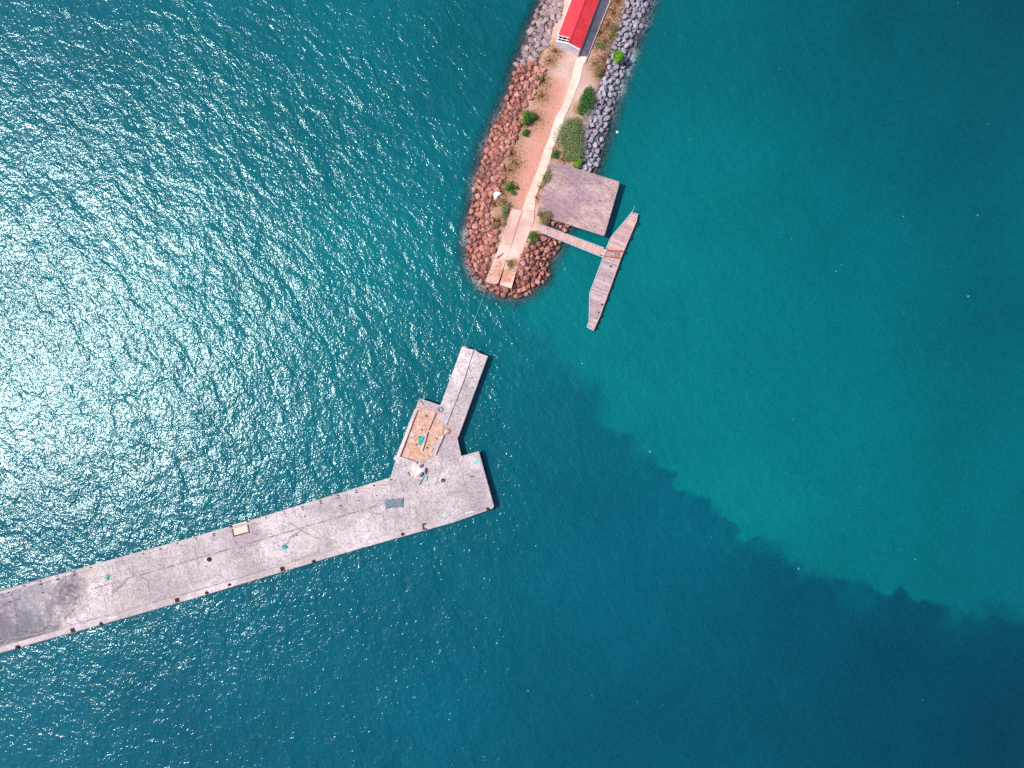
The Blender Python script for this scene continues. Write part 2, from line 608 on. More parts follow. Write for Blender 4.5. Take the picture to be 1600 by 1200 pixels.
M['worn_joint'] = worn_joint()
M['slot'] = plain('painted_hole_shade', (0.03, 0.025, 0.025), 0.95)
M['tarp'] = plain('teal_netting', srgb(52, 164, 152)[:3], 0.8, 0.2, 0.35, 3.5)
M['tarp_pale'] = plain('pale_teal_sheet', srgb(140, 196, 190)[:3], 0.8, 0.2, 0.25, 3)
M['rope'] = plain('pale_rope', srgb(170, 205, 195)[:3], 0.9, 0.2, 0.2, 4)
M['bag_white'] = plain('white_plastic', srgb(236, 230, 228)[:3], 0.6, 0.3, 0.08, 4)
M['debris_grey'] = plain('slate_grey_cloth', srgb(112, 108, 130)[:3], 0.85, 0.2, 0.4, 4)
M['debris_dark'] = plain('dark_burnt_debris', srgb(80, 62, 74)[:3], 0.9, 0.2, 0.5, 5)
M['wood_pale'] = plain('bleached_timber', srgb(196, 160, 150)[:3], 0.85, 0.2, 0.2, 4)
M['wood_brown'] = plain('red_brown_board', srgb(170, 92, 66)[:3], 0.85, 0.2, 0.25, 4)
M['float_side'] = plain('dark_pontoon', srgb(76, 62, 66)[:3], 0.8, 0.3, 0.3, 3)


def net_material():
    t = NT('grey_blue_net', 0.9, 0.15)
    p = t.pos()
    n = t.noise(p, 3.0, 4, 0.75)
    c = t.mix(t.rng(n, 0.35, 0.65), srgb(92, 104, 118), srgb(134, 138, 150))
    c = t.mix(t.rng(t.noise(p, 1.1, 4, 0.7), 0.55, 0.68), c, srgb(84, 166, 168))
    t.color(c)
    t.bump(n, 0.08, 0.8)
    return t.m


M['net'] = net_material()


def plank_material(name, rot, size, a, b, gap):
    t = NT(name, 0.85, 0.2)
    p = t.pos()
    q = t.mapping(p, (1, 1, 1), rot)
    s = t.n('ShaderNodeSeparateXYZ')
    t.put(s.inputs[0], q)
    u = t.math('DIVIDE', s.outputs[0], size)
    wn = t.n('ShaderNodeTexWhiteNoise', noise_dimensions='1D')
    t.put(wn.inputs['W'], t.math('FLOOR', u))
    c = t.mix(wn.outputs['Value'], a, b)
    c = t.mix(t.rng(t.noise(p, 1.2, 4, 0.7), 0.4, 0.7, 0, 0.5), c, tuple(x * 0.7 for x in a[:3]) + (1,))
    c = t.mix(t.math('LESS_THAN', t.math('FRACT', u), 0.16), c, gap)
    t.color(c)
    return t.m


# ------------------------------------------------------------------ outlines surveyed from the photograph
SHORE_PX = [(905, -330), (880, -200), (858, -60), (847, 0), (828, 42), (818, 75), (805, 103), (795, 142), (784, 167), (770, 196), (757, 227),
            (744, 272), (740, 302), (729, 350), (728, 398), (736, 424), (754, 448), (781, 461), (806, 465), (828, 456), (853, 436),
            (858, 412), (872, 388), (884, 366), (900, 335), (916, 300), (931, 268), (944, 222), (952, 197), (955, 186), (966, 143),
            (978, 103), (989, 75), (1006, 33), (1018, 0), (1036, -60), (1078, -200), (1120, -330)]
SHORE = [(p.x, p.y) for p in PL(SHORE_PX, 0)]
TOP_Z = 1.9


def ground_z(x, y):
    X, Y = np.array([x], float), np.array([y], float)
    return float(ground_zs(X, Y)[0])


def ground_zs(X, Y):
    d, _ = seg_dist(X, Y, SHORE)
    ins = inside(X, Y, SHORE)
    s = np.where(ins, d, -d)
    z = np.minimum(TOP_Z, -0.15 + s * 0.42)
    z = np.maximum(z, -4.0)
    return z


# ------------------------------------------------------------------ water
FRONT_PX = [(1400, -4000), (905, -330), (860, 0), (800, 250), (790, 440), (822, 500), (842, 535), (862, 556), (884, 572), (890, 592), (908, 606), (926, 608), (936, 622), (952, 642), (956, 660), (972, 664), (990, 672),
            (1004, 690), (1008, 712), (1030, 722), (1046, 742), (1062, 752), (1068, 772), (1078, 784), (1104, 784), (1112, 800), (1134, 806), (1146, 826), (1156, 846),
            (1172, 852), (1194, 849), (1208, 858), (1222, 868), (1230, 888), (1250, 903), (1272, 905), (1296, 903), (1306, 893), (1330, 902), (1360, 912), (1372, 926),
            (1396, 931), (1410, 920), (1424, 934), (1452, 940), (1478, 934), (1496, 948), (1520, 954), (1560, 956), (1592, 962), (1640, 975), (1800, 1010), (2400, 1100), (5000, 1500)]
FRONT = [(p.x, p.y) for p in PL(FRONT_PX, 0)]


WATER_GAIN = np.array([1.0, 0.78, 0.70])


def idw(X, Y, anchors, pw=3.0):
    num = np.zeros(X.shape + (3,))
    den = np.zeros(X.shape)
    for px, py, rgb in anchors:
        a = P(px, py)
        w = 1.0 / (np.hypot(X - a.x, Y - a.y) + 11.0) ** pw
        num += w[..., None] * np.array(srgb(*rgb)[:3]) * WATER_GAIN
        den += w
    return num / den[..., None]


def make_water():
    def axis(lo, hi, step, far):
        a = list(np.arange(lo, hi + 1e-6, step))
        g, s, x = [], step, hi
        while x < far:
            s *= 1.35
            x += s
            g.append(x)
        l, s, x = [], step, lo
        while x > -far:
            s *= 1.35
            x -= s
            l.append(x)
        return np.array(l[::-1] + a + g)
    xs = axis(-106, 106, 0.5, 5000)
    ys = axis(-82, 82, 0.5, 5000)
    X, Y = np.meshgrid(xs, ys)
    nx, ny = len(xs), len(ys)
    co = np.stack([X, Y, np.zeros_like(X)], -1).reshape(-1, 3)
    idx = np.arange(nx * ny).reshape(ny, nx)
    q = np.stack([idx[:-1, :-1], idx[:-1, 1:], idx[1:, 1:], idx[1:, :-1]], -1).reshape(-1, 4)
    me = bpy.data.meshes.new('water')
    me.vertices.add(len(co))
    me.vertices.foreach_set('co', co.ravel())
    me.loops.add(len(q) * 4)
    me.loops.foreach_set('vertex_index', q.ravel())
    me.polygons.add(len(q))
    me.polygons.foreach_set('loop_start', np.arange(0, len(q) * 4, 4))
    me.update(calc_edges=True)

    fb = lambda sc, sd: vnoise(X, Y, sc, sd) * 0.5 + vnoise(X + 31, Y - 17, sc * 2.1, sd + 1) * 0.3 + vnoise(X - 9, Y + 5, sc * 4.3, sd + 2) * 0.2 - 0.5
    wx, wy = fb(0.11, 41), fb(0.11, 51)
    fade_far = np.clip(1.5 - np.hypot(X, Y) / 400, 0, 1)
    Xw = X + (wx * 7.0 + fb(0.35, 61) * 3.2) * fade_far
    Yw = Y + (wy * 7.0 + fb(0.35, 71) * 3.2) * fade_far
    d, side = seg_dist(Xw, Yw, FRONT, closed=False)
    f = d * side                                     # + on the upper right: silty water
    ax = P(845, 0).x
    wid = 0.9 + np.clip((P(975, 0).x - X) / 7.0, 0, 8) ** 1.3
    wid = wid + np.clip(X - P(1500, 0).x, 0, 20) * 0.1
    wid = wid * (0.55 + 1.4 * vnoise(X, Y, 0.09, 81) ** 2)
    turb = np.clip(0.5 + 0.5 * f / wid, 0, 1)
    turb = turb * turb * (3 - 2 * turb)
    # torn wisps of silt ahead of the front, and clear tongues behind it
    wisp = np.clip((fb(0.16, 91) + 0.5 - 0.52) * 5, 0, 1)
    tongue = np.clip((fb(0.13, 95) + 0.5 - 0.56) * 5, 0, 1)
    turb = turb + 0.40 * wisp * np.exp(-(np.minimum(f, 0) / 5.0) ** 2) * (f < 0) * (1 - turb)
    turb = turb - 0.35 * tongue * np.exp(-(np.maximum(f, 0) / 4.0) ** 2) * (f > 0) * turb
    turb = np.clip(turb, 0, 1)
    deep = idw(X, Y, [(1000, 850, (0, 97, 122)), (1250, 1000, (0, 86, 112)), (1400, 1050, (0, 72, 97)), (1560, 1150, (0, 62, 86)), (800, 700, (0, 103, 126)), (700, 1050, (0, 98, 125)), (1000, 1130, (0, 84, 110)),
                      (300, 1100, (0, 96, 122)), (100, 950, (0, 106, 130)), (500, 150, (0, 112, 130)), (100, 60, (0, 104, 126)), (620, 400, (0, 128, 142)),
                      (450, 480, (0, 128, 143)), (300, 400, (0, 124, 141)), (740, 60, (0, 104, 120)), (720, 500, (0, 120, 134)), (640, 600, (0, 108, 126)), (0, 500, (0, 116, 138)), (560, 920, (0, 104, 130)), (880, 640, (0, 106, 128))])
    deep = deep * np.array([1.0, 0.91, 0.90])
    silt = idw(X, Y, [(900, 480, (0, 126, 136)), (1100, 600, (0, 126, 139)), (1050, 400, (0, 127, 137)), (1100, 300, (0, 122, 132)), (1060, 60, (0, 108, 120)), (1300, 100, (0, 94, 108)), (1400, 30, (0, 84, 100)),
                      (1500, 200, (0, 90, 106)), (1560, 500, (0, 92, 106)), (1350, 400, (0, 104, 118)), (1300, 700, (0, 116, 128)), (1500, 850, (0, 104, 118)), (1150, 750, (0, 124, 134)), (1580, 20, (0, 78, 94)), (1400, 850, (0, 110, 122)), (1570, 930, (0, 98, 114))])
    col = deep * (1 - turb[..., None]) + silt * turb[..., None]  # silt and depth tints; lens darkening towards the corners is painted in too
    # clearer and cloudier drifts of silt
    drift = 1.0 + (vnoise(Xw + Yw * 0.4, Yw - Xw * 0.3, 0.05, 8) - 0.5) * 0.17 + (vnoise(Xw, Yw, 0.13, 9) - 0.5) * 0.10 + (vnoise(Xw * 0.6 + Yw * 0.5, Yw - Xw * 0.3, 0.45, 10) - 0.5) * 0.05
    col = col * drift[..., None]
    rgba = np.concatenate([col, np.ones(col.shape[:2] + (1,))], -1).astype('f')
    a = me.attributes.new('silt_vignette_colour', 'FLOAT_COLOR', 'POINT')
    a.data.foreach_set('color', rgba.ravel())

    ds, _ = seg_dist(X, Y, SHORE)
    ds = np.where(inside(X, Y, SHORE), -ds, ds)
    a = me.attributes.new('shore', 'FLOAT', 'POINT')
    a.data.foreach_set('value', np.clip(ds, -50, 50).astype('f').ravel())
    # wind chop: open sea on the left, sheltered harbour on the right
    e = np.clip((P(880, 0).x - X) / 34.0 + 0.30, 0, 1)
    e = e * e * (3 - 2 * e)
    lee = 1.0
    chop = 0.64 + 0.36 * e
    sm = np.clip((P(0, 905).y - Y + 0.29 * (X - P(0, 905).x)) / 10, 0, 1)   # lee of the long pier
    chop = chop * (1 - 0.04 * sm * (X < P(780, 0).x))
    # gusts and slicks
    chop = chop * (0.90 + 0.22 * vnoise(X * 0.8 + Y * 0.6, (Y * 0.8 - X * 0.6) * 1.8, 0.045, 120) + 0.12 * (vnoise(X, Y, 0.16, 121) - 0.5))
    a = me.attributes.new('chop', 'FLOAT', 'POINT')
    a.data.foreach_set('value', chop.astype('f').ravel())
    # surf foam strength along the breakwater: strongest on the two washed corners
    foam = 0.30 * np.exp(-np.clip(ds, 0, 50) ** 2 / 4.0) * (0.4 + 0.9 * vnoise(X, Y, 0.3, 77))
    for px, py, r, k in [(992, 95, 4.2, 1.0), (985, 112, 3.5, 1.0), (972, 140, 3.5, 0.9), (960, 175, 3.5, 0.6), (1012, 40, 4, 0.8), (735, 420, 4, 0.8), (731, 370, 3.5, 0.9),
                         (741, 290, 4, 0.7), (745, 440, 4, 0.9), (765, 460, 4, 0.6), (800, 470, 4, 0.5), (830, 455, 4, 0.5), (868, 400, 4, 0.55), (775, 190, 4, 0.6), (760, 225, 3.5, 0.7), (800, 120, 4, 0.4),
                         (822, 60, 4, 0.4), (1022, 5, 4, 0.7), (790, 160, 3, 0.5), (950, 215, 3, 0.35), (942, 245, 3, 0.3)]:
        c = P(px, py)
        foam = np.maximum(foam, k * np.exp(-((X - c.x) ** 2 + (Y - c.y) ** 2) / (r * r)))
    a = me.attributes.new('surf', 'FLOAT', 'POINT')
    a.data.foreach_set('value', foam.astype('f').ravel())

    t = NT('sea_water', 0.2, 0.5)
    p = t.pos()
    c = t.attr('silt_vignette_colour', 'Color')
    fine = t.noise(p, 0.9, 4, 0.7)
    c = t.mix(t.rng(fine, 0.3, 0.7, 0.0, 0.30), c, t.mix(1.0, c, (0.7, 0.75, 0.8, 1), 'MULTIPLY'))  # fine ripple shading painted into the water colour
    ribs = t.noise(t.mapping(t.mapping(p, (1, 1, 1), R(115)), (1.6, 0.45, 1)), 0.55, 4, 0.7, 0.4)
    c = t.mix(t.rng(ribs, 0.34, 0.66, 0.0, 0.22), c, t.mix(1.0, c, (1.0, 1.22, 1.2, 1), 'MULTIPLY'))  # brighter wave streaks, their light painted into the colour
    shore = t.attr('shore')
    # foam
    fn = t.noise(p, 1.1, 6, 0.75, 1.2)
    lace = t.math('SUBTRACT', 1.0, t.math('ABSOLUTE', t.math('MULTIPLY', t.math('SUBTRACT', fn, 0.5), 6.0)))
    near = t.rng(shore, -0.6, 3.2, 1.0, 0.0)
    fm = t.math('MULTIPLY', t.attr('surf'), near)
    fm = t.math('MULTIPLY', t.math('POWER', fm, 0.6), t.rng(t.math('ADD', lace, t.math('MULTIPLY', fm, 0.75)), 0.95, 1.55, 0.0, 1.0), clamp=True)
    # sparse sun sparkle painted as white dots, scattered anywhere
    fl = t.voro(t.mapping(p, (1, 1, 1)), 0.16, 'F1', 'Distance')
    glint_dot = t.math('MULTIPLY', t.math('LESS_THAN', fl, 0.034), t.rng(t.noise(p, 0.06, 2), 0.42, 0.62, 0, 0.4))
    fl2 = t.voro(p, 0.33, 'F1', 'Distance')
    glint_dot2 = t.math('MULTIPLY', t.math('LESS_THAN', fl2, 0.035), t.rng(t.noise(p, 0.11, 3, 0.7), 0.50, 0.66, 0, 0.4))
    fm = t.math('MAXIMUM', t.math('MULTIPLY', fm, 0.8), t.math('MAXIMUM', glint_dot, glint_dot2))
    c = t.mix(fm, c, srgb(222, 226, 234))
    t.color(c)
    t.b.inputs['IOR'].default_value = 1.45
    t.b.inputs['Specular Tint'].default_value = (0.74, 0.98, 1.0, 1)
    t.b.inputs['Subsurface Weight'].default_value = 0.5       # sunlight spreads through the silty water
    t.b.inputs['Subsurface Radius'].default_value = (0.4, 1.0, 1.0)
    t.b.inputs['Subsurface Scale'].default_value = 0.9
    t.put(t.b.inputs['Roughness'], t.rng(fm, 0.0, 0.6, WROUGH, 0.8))
    # waves
    h1 = t.math('MULTIPLY', t.noise(p, 0.11, 2, 0.5), W1)
    h2 = t.math('MULTIPLY', t.noise(t.mapping(t.mapping(p, (1, 1, 1), R(140)), (1.4, 0.75, 1)), 0.30, 3, 0.5, 0.5), W2)
    h3 = t.math('MULTIPLY', t.noise(p, 1.05, 2, 0.55, 0.5), W3)
    h4 = t.math('MULTIPLY', t.noise(p, 3.1, 2, 0.6), W4)
    h = t.math('ADD', t.math('ADD', h1, h2), t.math('ADD', h3, h4))
    h = t.math('MULTIPLY', h, t.attr('chop'))
    t.bump(h, 1.0, 1.0)
    # shallow, clear edge: the sunken stones show through
    tr = t.n('ShaderNodeBsdfTransparent')
    tr.inputs['Color'].default_value = (0.74, 0.80, 0.84, 1)
    mx = t.n('ShaderNodeMixShader')
    sh = t.rng(t.math('ADD', shore, t.math('MULTIPLY', t.math('SUBTRACT', t.noise(p, 0.8, 3), 0.5), 1.6)), -0.4, 3.0, 0.85, 0.0)
    t.put(mx.inputs[0], t.math('MULTIPLY', sh, t.math('SUBTRACT', 1.0, fm)))
    t.t.links.new(t.b.outputs[0], mx.inputs[1])
    t.t.links.new(tr.outputs[0], mx.inputs[2])
    t.t.links.new(mx.outputs[0], t.out.inputs['Surface'])
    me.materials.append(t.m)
    o = bpy.data.objects.new('water', me)
    COL.objects.link(o)
    tag(o, 'teal and blue sea with sun glitter and a silty front', kind='structure')


WROUGH, W1, W2, W3, W4 = 0.16, 0.42, 0.36, 0.135, 0.058
make_water()


# ------------------------------------------------------------------ the breakwater's earth
def soft(X, Y, blobs):
    m = np.zeros_like(X)
    for px, py, r in blobs:
        c = P(px, py, TOP_Z)
        m = np.maximum(m, np.exp(-(((X - c.x) ** 2 + (Y - c.y) ** 2) / (r * r)) ** 1.5))
    return m


DRY = [(835, 185, 2.6), (812, 195, 2.8), (800, 215, 2.6), (812, 172, 2.2), (845, 150, 2.4), (848, 128, 2.4), (800, 240, 2.6), (806, 255, 2), (796, 266, 2.4), (785, 285, 3), (782, 300, 3),
       (772, 318, 2.2), (787, 315, 2), (792, 330, 2.2), (778, 345, 2.4), (790, 350, 1.6), (935, 70, 2.6), (942, 92, 2.4), (937, 50, 2.4), (950, 40, 3), (958, 20, 3.2), (965, 2, 3.2), (972, -20, 3.4), (945, 65, 2.4), (930, 100, 2.2),
       (934, 115, 1.8), (905, 170, 1.6), (857, 262, 1.4), (850, 276, 1.4), (843, 292, 1.4), (838, 310, 1.3), (872, 215, 1.6), (868, 236, 1.8), (776, 376, 1.3), (770, 390, 1.3), (765, 405, 1.2), (841, 372, 1.8), (832, 375, 1.8), (850, 365, 1.6), (838, 392, 1.6), (825, 395, 1.4), (868, 80, 2.2), (858, 95, 2.2), (880, 250, 2), (855, 355, 2)]
SAL = [(838, 240, 4.5), (830, 262, 4.2), (822, 285, 4.2), (815, 305, 3.8), (810, 320, 3.4), (845, 215, 4), (852, 190, 3.6), (800, 300, 2), (860, 165, 3.2), (866, 140, 2.8)]


def make_earth():
    xs = np.arange(-16, 47, 0.45)
    ys = np.arange(12, 118, 0.45)
    X, Y = np.meshgrid(xs, ys)
    Z = ground_zs(X, Y)
    top = Z > 1.6
    Z = Z + (vnoise(X, Y, 0.6, 11) - 0.5) * 0.14 * (~top) + (vnoise(X, Y, 0.4, 12) - 0.5) * 0.10 - 0.05
    nx, ny = len(xs), len(ys)
    vid = np.arange(nx * ny).reshape(ny, nx)
    q = np.stack([vid[:-1, :-1], vid[:-1, 1:], vid[1:, 1:], vid[1:, :-1]], -1).reshape(-1, 4)
    zq = Z.ravel()[q].max(1)
    q = q[zq > -3.9]
    me = bpy.data.meshes.new('spit_ground')
    me.from_pydata(np.stack([X, Y, Z], -1).reshape(-1, 3).tolist(), [], q.tolist())
    me.update()
    for nm, bl in (('dry', DRY), ('salmon', SAL)):
        a = me.attributes.new(nm, 'FLOAT', 'POINT')
        a.data.foreach_set('value', soft(X, Y, bl).astype('f').ravel())
    for p in me.polygons:
        p.use_smooth = True
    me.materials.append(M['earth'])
    o = bpy.data.objects.new('ground', me)
    COL.objects.link(o)
    tag(o, 'reddish bare earth along the top of the breakwater', kind='structure')


make_earth()

# path, apron, paving -----------------------------------------------------------
PATH_L = [(902, 90), (899, 98), (893, 125), (883, 155), (878, 167), (868, 184), (858, 215), (851, 232), (842.5, 259), (832, 285), (823, 306), (816, 329)]
PATH_R = [(915, 90), (912.5, 98), (906, 125), (895, 155), (890, 167), (882, 184), (872, 215), (864, 232), (857, 259), (846, 285), (837.5, 306), (835, 329)]
mb = MB()
for i in range(len(PATH_L) - 1):
    # one cast bay after another, each a shade out of line with its neighbour
    j = (random.random() - 0.5) * 0.015
    a, b, c, d = P(*PATH_L[i], 1.97), P(*PATH_R[i], 1.97), P(*PATH_R[i + 1], 1.97), P(*PATH_L[i + 1], 1.97)
    n = max(1, int((a - d).length / 2.6))
    for k in range(n):
        u0, u1 = k / n + 0.003, (k + 1) / n - 0.003
        mb.prism([a.lerp(d, u0), b.lerp(c, u0), b.lerp(c, u1), a.lerp(d, u1)], 1.4, 1.97 + (random.random() - 0.5) * 0.03)
tag(mb.build('path', M['path'], bevel=0.02), 'narrow sunbleached concrete path along the breakwater', kind='structure')

APRON_Z = 2.0
mb = MB()
left = PL([(799, 325), (815.6, 329.6), (799, 383), (783, 378)], APRON_Z)
mb.prism(left, 0.6, APRON_Z)
left2 = PL([(782.6, 379), (798.6, 384), (779, 441), (775, 444), (768, 443), (758, 440)], APRON_Z)
mb.prism(left2, 0.4, APRON_Z - 0.03)
right = PL([(817, 330), (835, 329), (834, 347), (828, 361), (813, 404.5), (793.2, 402)], APRON_Z)
mb.prism(right, 0.6, APRON_Z + 0.02)
right2 = PL([(792.8, 403.2), (812.6, 405.6), (799, 450.5), (780.6, 445)], APRON_Z)
mb.prism(right2, 0.4, APRON_Z)
mb.prism(PL([(834.6, 347), (844, 350), (842.5, 360.5), (828.6, 360.5)], APRON_Z), 0.8, APRON_Z - 0.01)
tag(mb.build('landing', M['apron'], bevel=0.02), 'earth-stained concrete slabs at the tip of the breakwater', kind='structure')

mb = MB()
mb.prism(PL([(908, 87), (905, 97.5), (912.8, 98.2), (950.5, 5), (976, -60), (1020, -170), (1005, -175), (962, -60)], 1.93), 1.3, 1.95)
tag(mb.build('pavement', M['pave'], bevel=0.01), 'purple-grey paved strip beside the red-roofed shed', kind='structure')
mb = MB()
mb.prism(PL([(913, 98.4), (914.6, 99), (952.6, 5.5), (978, -60), (1022, -170), (1020.6, -170), (976.6, -60), (951, 5)], 2.05), 1.3, 2.12)
tag(mb.build('kerb', M['pier_edge'], bevel=0.02), 'thin pale kerb edging the paved strip', kind='structure')

# ------------------------------------------------------------------ the shed
EAVE_Z, RIDGE_Z, BASE_Z = 4.45, 5.12, 1.85


def make_shed():
    ridge0 = P(888, 68.5, RIDGE_Z)
    e0, e1 = P(904.2, 87, EAVE_Z), P(937, 0, EAVE_Z)
    ax = (e1 - e0).normalized()
    sd = Vector((ax.y, -ax.x, 0))                                # to the right of the axis
    hw = 2.44
    front = Vector((ridge0.x, ridge0.y, 0)) - ax * 0.0
    L = 30.0
    def pt(u, v, z):                                             # u across, v along
        q = front + sd * u + ax * v
        return Vector((q.x, q.y, z))
    root = empty('shed', pt(0, 0, BASE_Z), 'long low plastered shed with a bright red metal roof, front roof corner stripped bare', 'shed')
    ww = hw - 0.14
    th = 0.2
    # gable walls
    for v0, v1 in ((-0.02, -0.02 + th), (L - th, L)):
        vs, fs = [], []
        for v in (v0, v1):
            vs += [pt(-ww, v, BASE_Z - 0.4), pt(ww, v, BASE_Z - 0.4), pt(ww, v, EAVE_Z - 0.10), pt(0, v, RIDGE_Z - 0.10), pt(-ww, v, EAVE_Z - 0.10)]
        fs = [(4, 3, 2, 1, 0), (5, 6, 7, 8, 9)] + [(i, (i + 1) % 5, 5 + (i + 1) % 5, 5 + i) for i in range(5)]
        m = MB().add(vs, fs)
        m.build('gable_wall', M['wall'], root)
    for s in (-1, 1):
        m = MB()
        a = [pt(s * ww, th, 0), pt(s * (ww - th), th, 0), pt(s * (ww - th), L - th, 0), pt(s * ww, L - th, 0)]
        m.prism(a, BASE_Z - 0.4, EAVE_Z - 0.14)
        w = m.build('side_wall', M['wall'], root)
        # shuttered windows on the long sides
        for k in range(6):
            v = 3.0 + k * 4.6
            wm = MB()
            c0 = pt(s * (ww + 0.015), v, 3.3)
            wm.bar(c0, c0 + ax * 1.2, 0.03, 0.95)
            wm.build('window', M['dark'], root)
    # copings of the gable
    m = MB()
    for s in (-1, 1):
        m.bar(pt(s * (ww + 0.10), 0.08, EAVE_Z - 0.03), pt(s * 0.0, 0.08, RIDGE_Z - 0.02), 0.26, 0.12, up=Vector((0, 0, 1)))
    m.build('gable_coping', M['white'], root)
    # ribbed roof sheets, the left slope starts behind the stripped corner
    for s, v0 in ((-1, 1.25), (1, 0.24)):
        m = MB()
        pitch = 0.46
        n = int((L + 0.2 - v0) / pitch)
        nvec = Vector((0, 0, 1))
        for k in range(n):
            va, vb = v0 + k * pitch, v0 + (k + 1) * pitch
            prof = [(va, 0.0), (va + pitch * 0.78, 0.0), (va + pitch * 0.84, 0.05), (va + pitch * 0.94, 0.05), (vb, 0.0)]
            for (a, ha), (b, hb) in zip(prof[:-1], prof[1:]):
                p0, p1 = pt(s * hw, a, EAVE_Z + ha), pt(s * 0.0, a, RIDGE_Z + ha)
                p2, p3 = pt(s * 0.0, b, RIDGE_Z + hb), pt(s * hw, b, EAVE_Z + hb)
                dz = Vector((0, 0, -0.04))
                vs = [p0, p1, p2, p3, p0 + dz, p1 + dz, p2 + dz, p3 + dz]
                m.add(vs, [(0, 1, 2, 3), (7, 6, 5, 4), (0, 4, 5, 1), (3, 2, 6, 7), (0, 3, 7, 4)])
        sheet = m.build('roof_sheet', M['roof'], root)
    m = MB()
    for s in (-1, 1):
        m.bar(pt(s * 0.11, 0.3, RIDGE_Z + 0.045), pt(s * 0.11, L + 0.2, RIDGE_Z + 0.045), 0.24, 0.03, up=Vector((s * sd.x * 0.35, s * sd.y * 0.35, 1)).normalized())
    m.build('ridge_cap', M['roof'], sheet)
    m = MB()
    m.bar(pt(-hw - 0.06, 1.25, EAVE_Z - 0.05), pt(-hw - 0.06, L, EAVE_Z - 0.05), 0.12, 0.1)
    m.build('gutter', M['white'], root)
    # bare timbers of the stripped corner
    for v in (0.62, 1.15):
        MB().bar(pt(-hw, v, EAVE_Z - 0.02), pt(-0.02, v, RIDGE_Z - 0.04), 0.10, 0.12).build('rafter', M['white'], root)
    for u in (0.22, 0.6, 0.97):
        z = RIDGE_Z + (EAVE_Z - RIDGE_Z) * u
        MB().bar(pt(-hw * u, 0.24, z + 0.05), pt(-hw * u, 1.3, z + 0.05), 0.09, 0.07).build('purlin', M['white'], root)
    # ceiling boards below, the shade under the roof painted near-black
    m = MB()
    m.prism([pt(-ww + th, th, 0), pt(ww - th, th, 0), pt(ww - th, L - th, 0), pt(-ww + th, L - th, 0)], EAVE_Z - 1.3, EAVE_Z - 1.25)
    m.build('ceiling', M['dark'], root)
    m = MB()
    c0 = pt(-0.45, -0.05, BASE_Z + 0.95)
    return root


make_shed()

# ------------------------------------------------------------------ the two piers
LONG_PX = [(-160, 967), (0, 922.5), (191, 869.5), (306, 838), (412, 806.5), (610, 746), (618, 719), (617.5, 715.6), (649, 639), (655, 622), (688, 633), (722, 541.5), (727, 541), (734, 545), (741, 546), (750, 552),
           (762.5, 556.5), (717.5, 680), (714.8, 685), (721, 712.5), (748.3, 705), (771.8, 789.5), (771, 793), (768, 795.5), (710, 816), (560, 858), (300, 936), (0, 1021), (-160, 1067)]


def along(pl, step):
    out = []
    for a, b in zip(pl[:-1], pl[1:]):
        n = max(1, int((b - a).length / step))
        out += [a.lerp(b, i / n) for i in range(n)]
    return out + [pl[-1]]


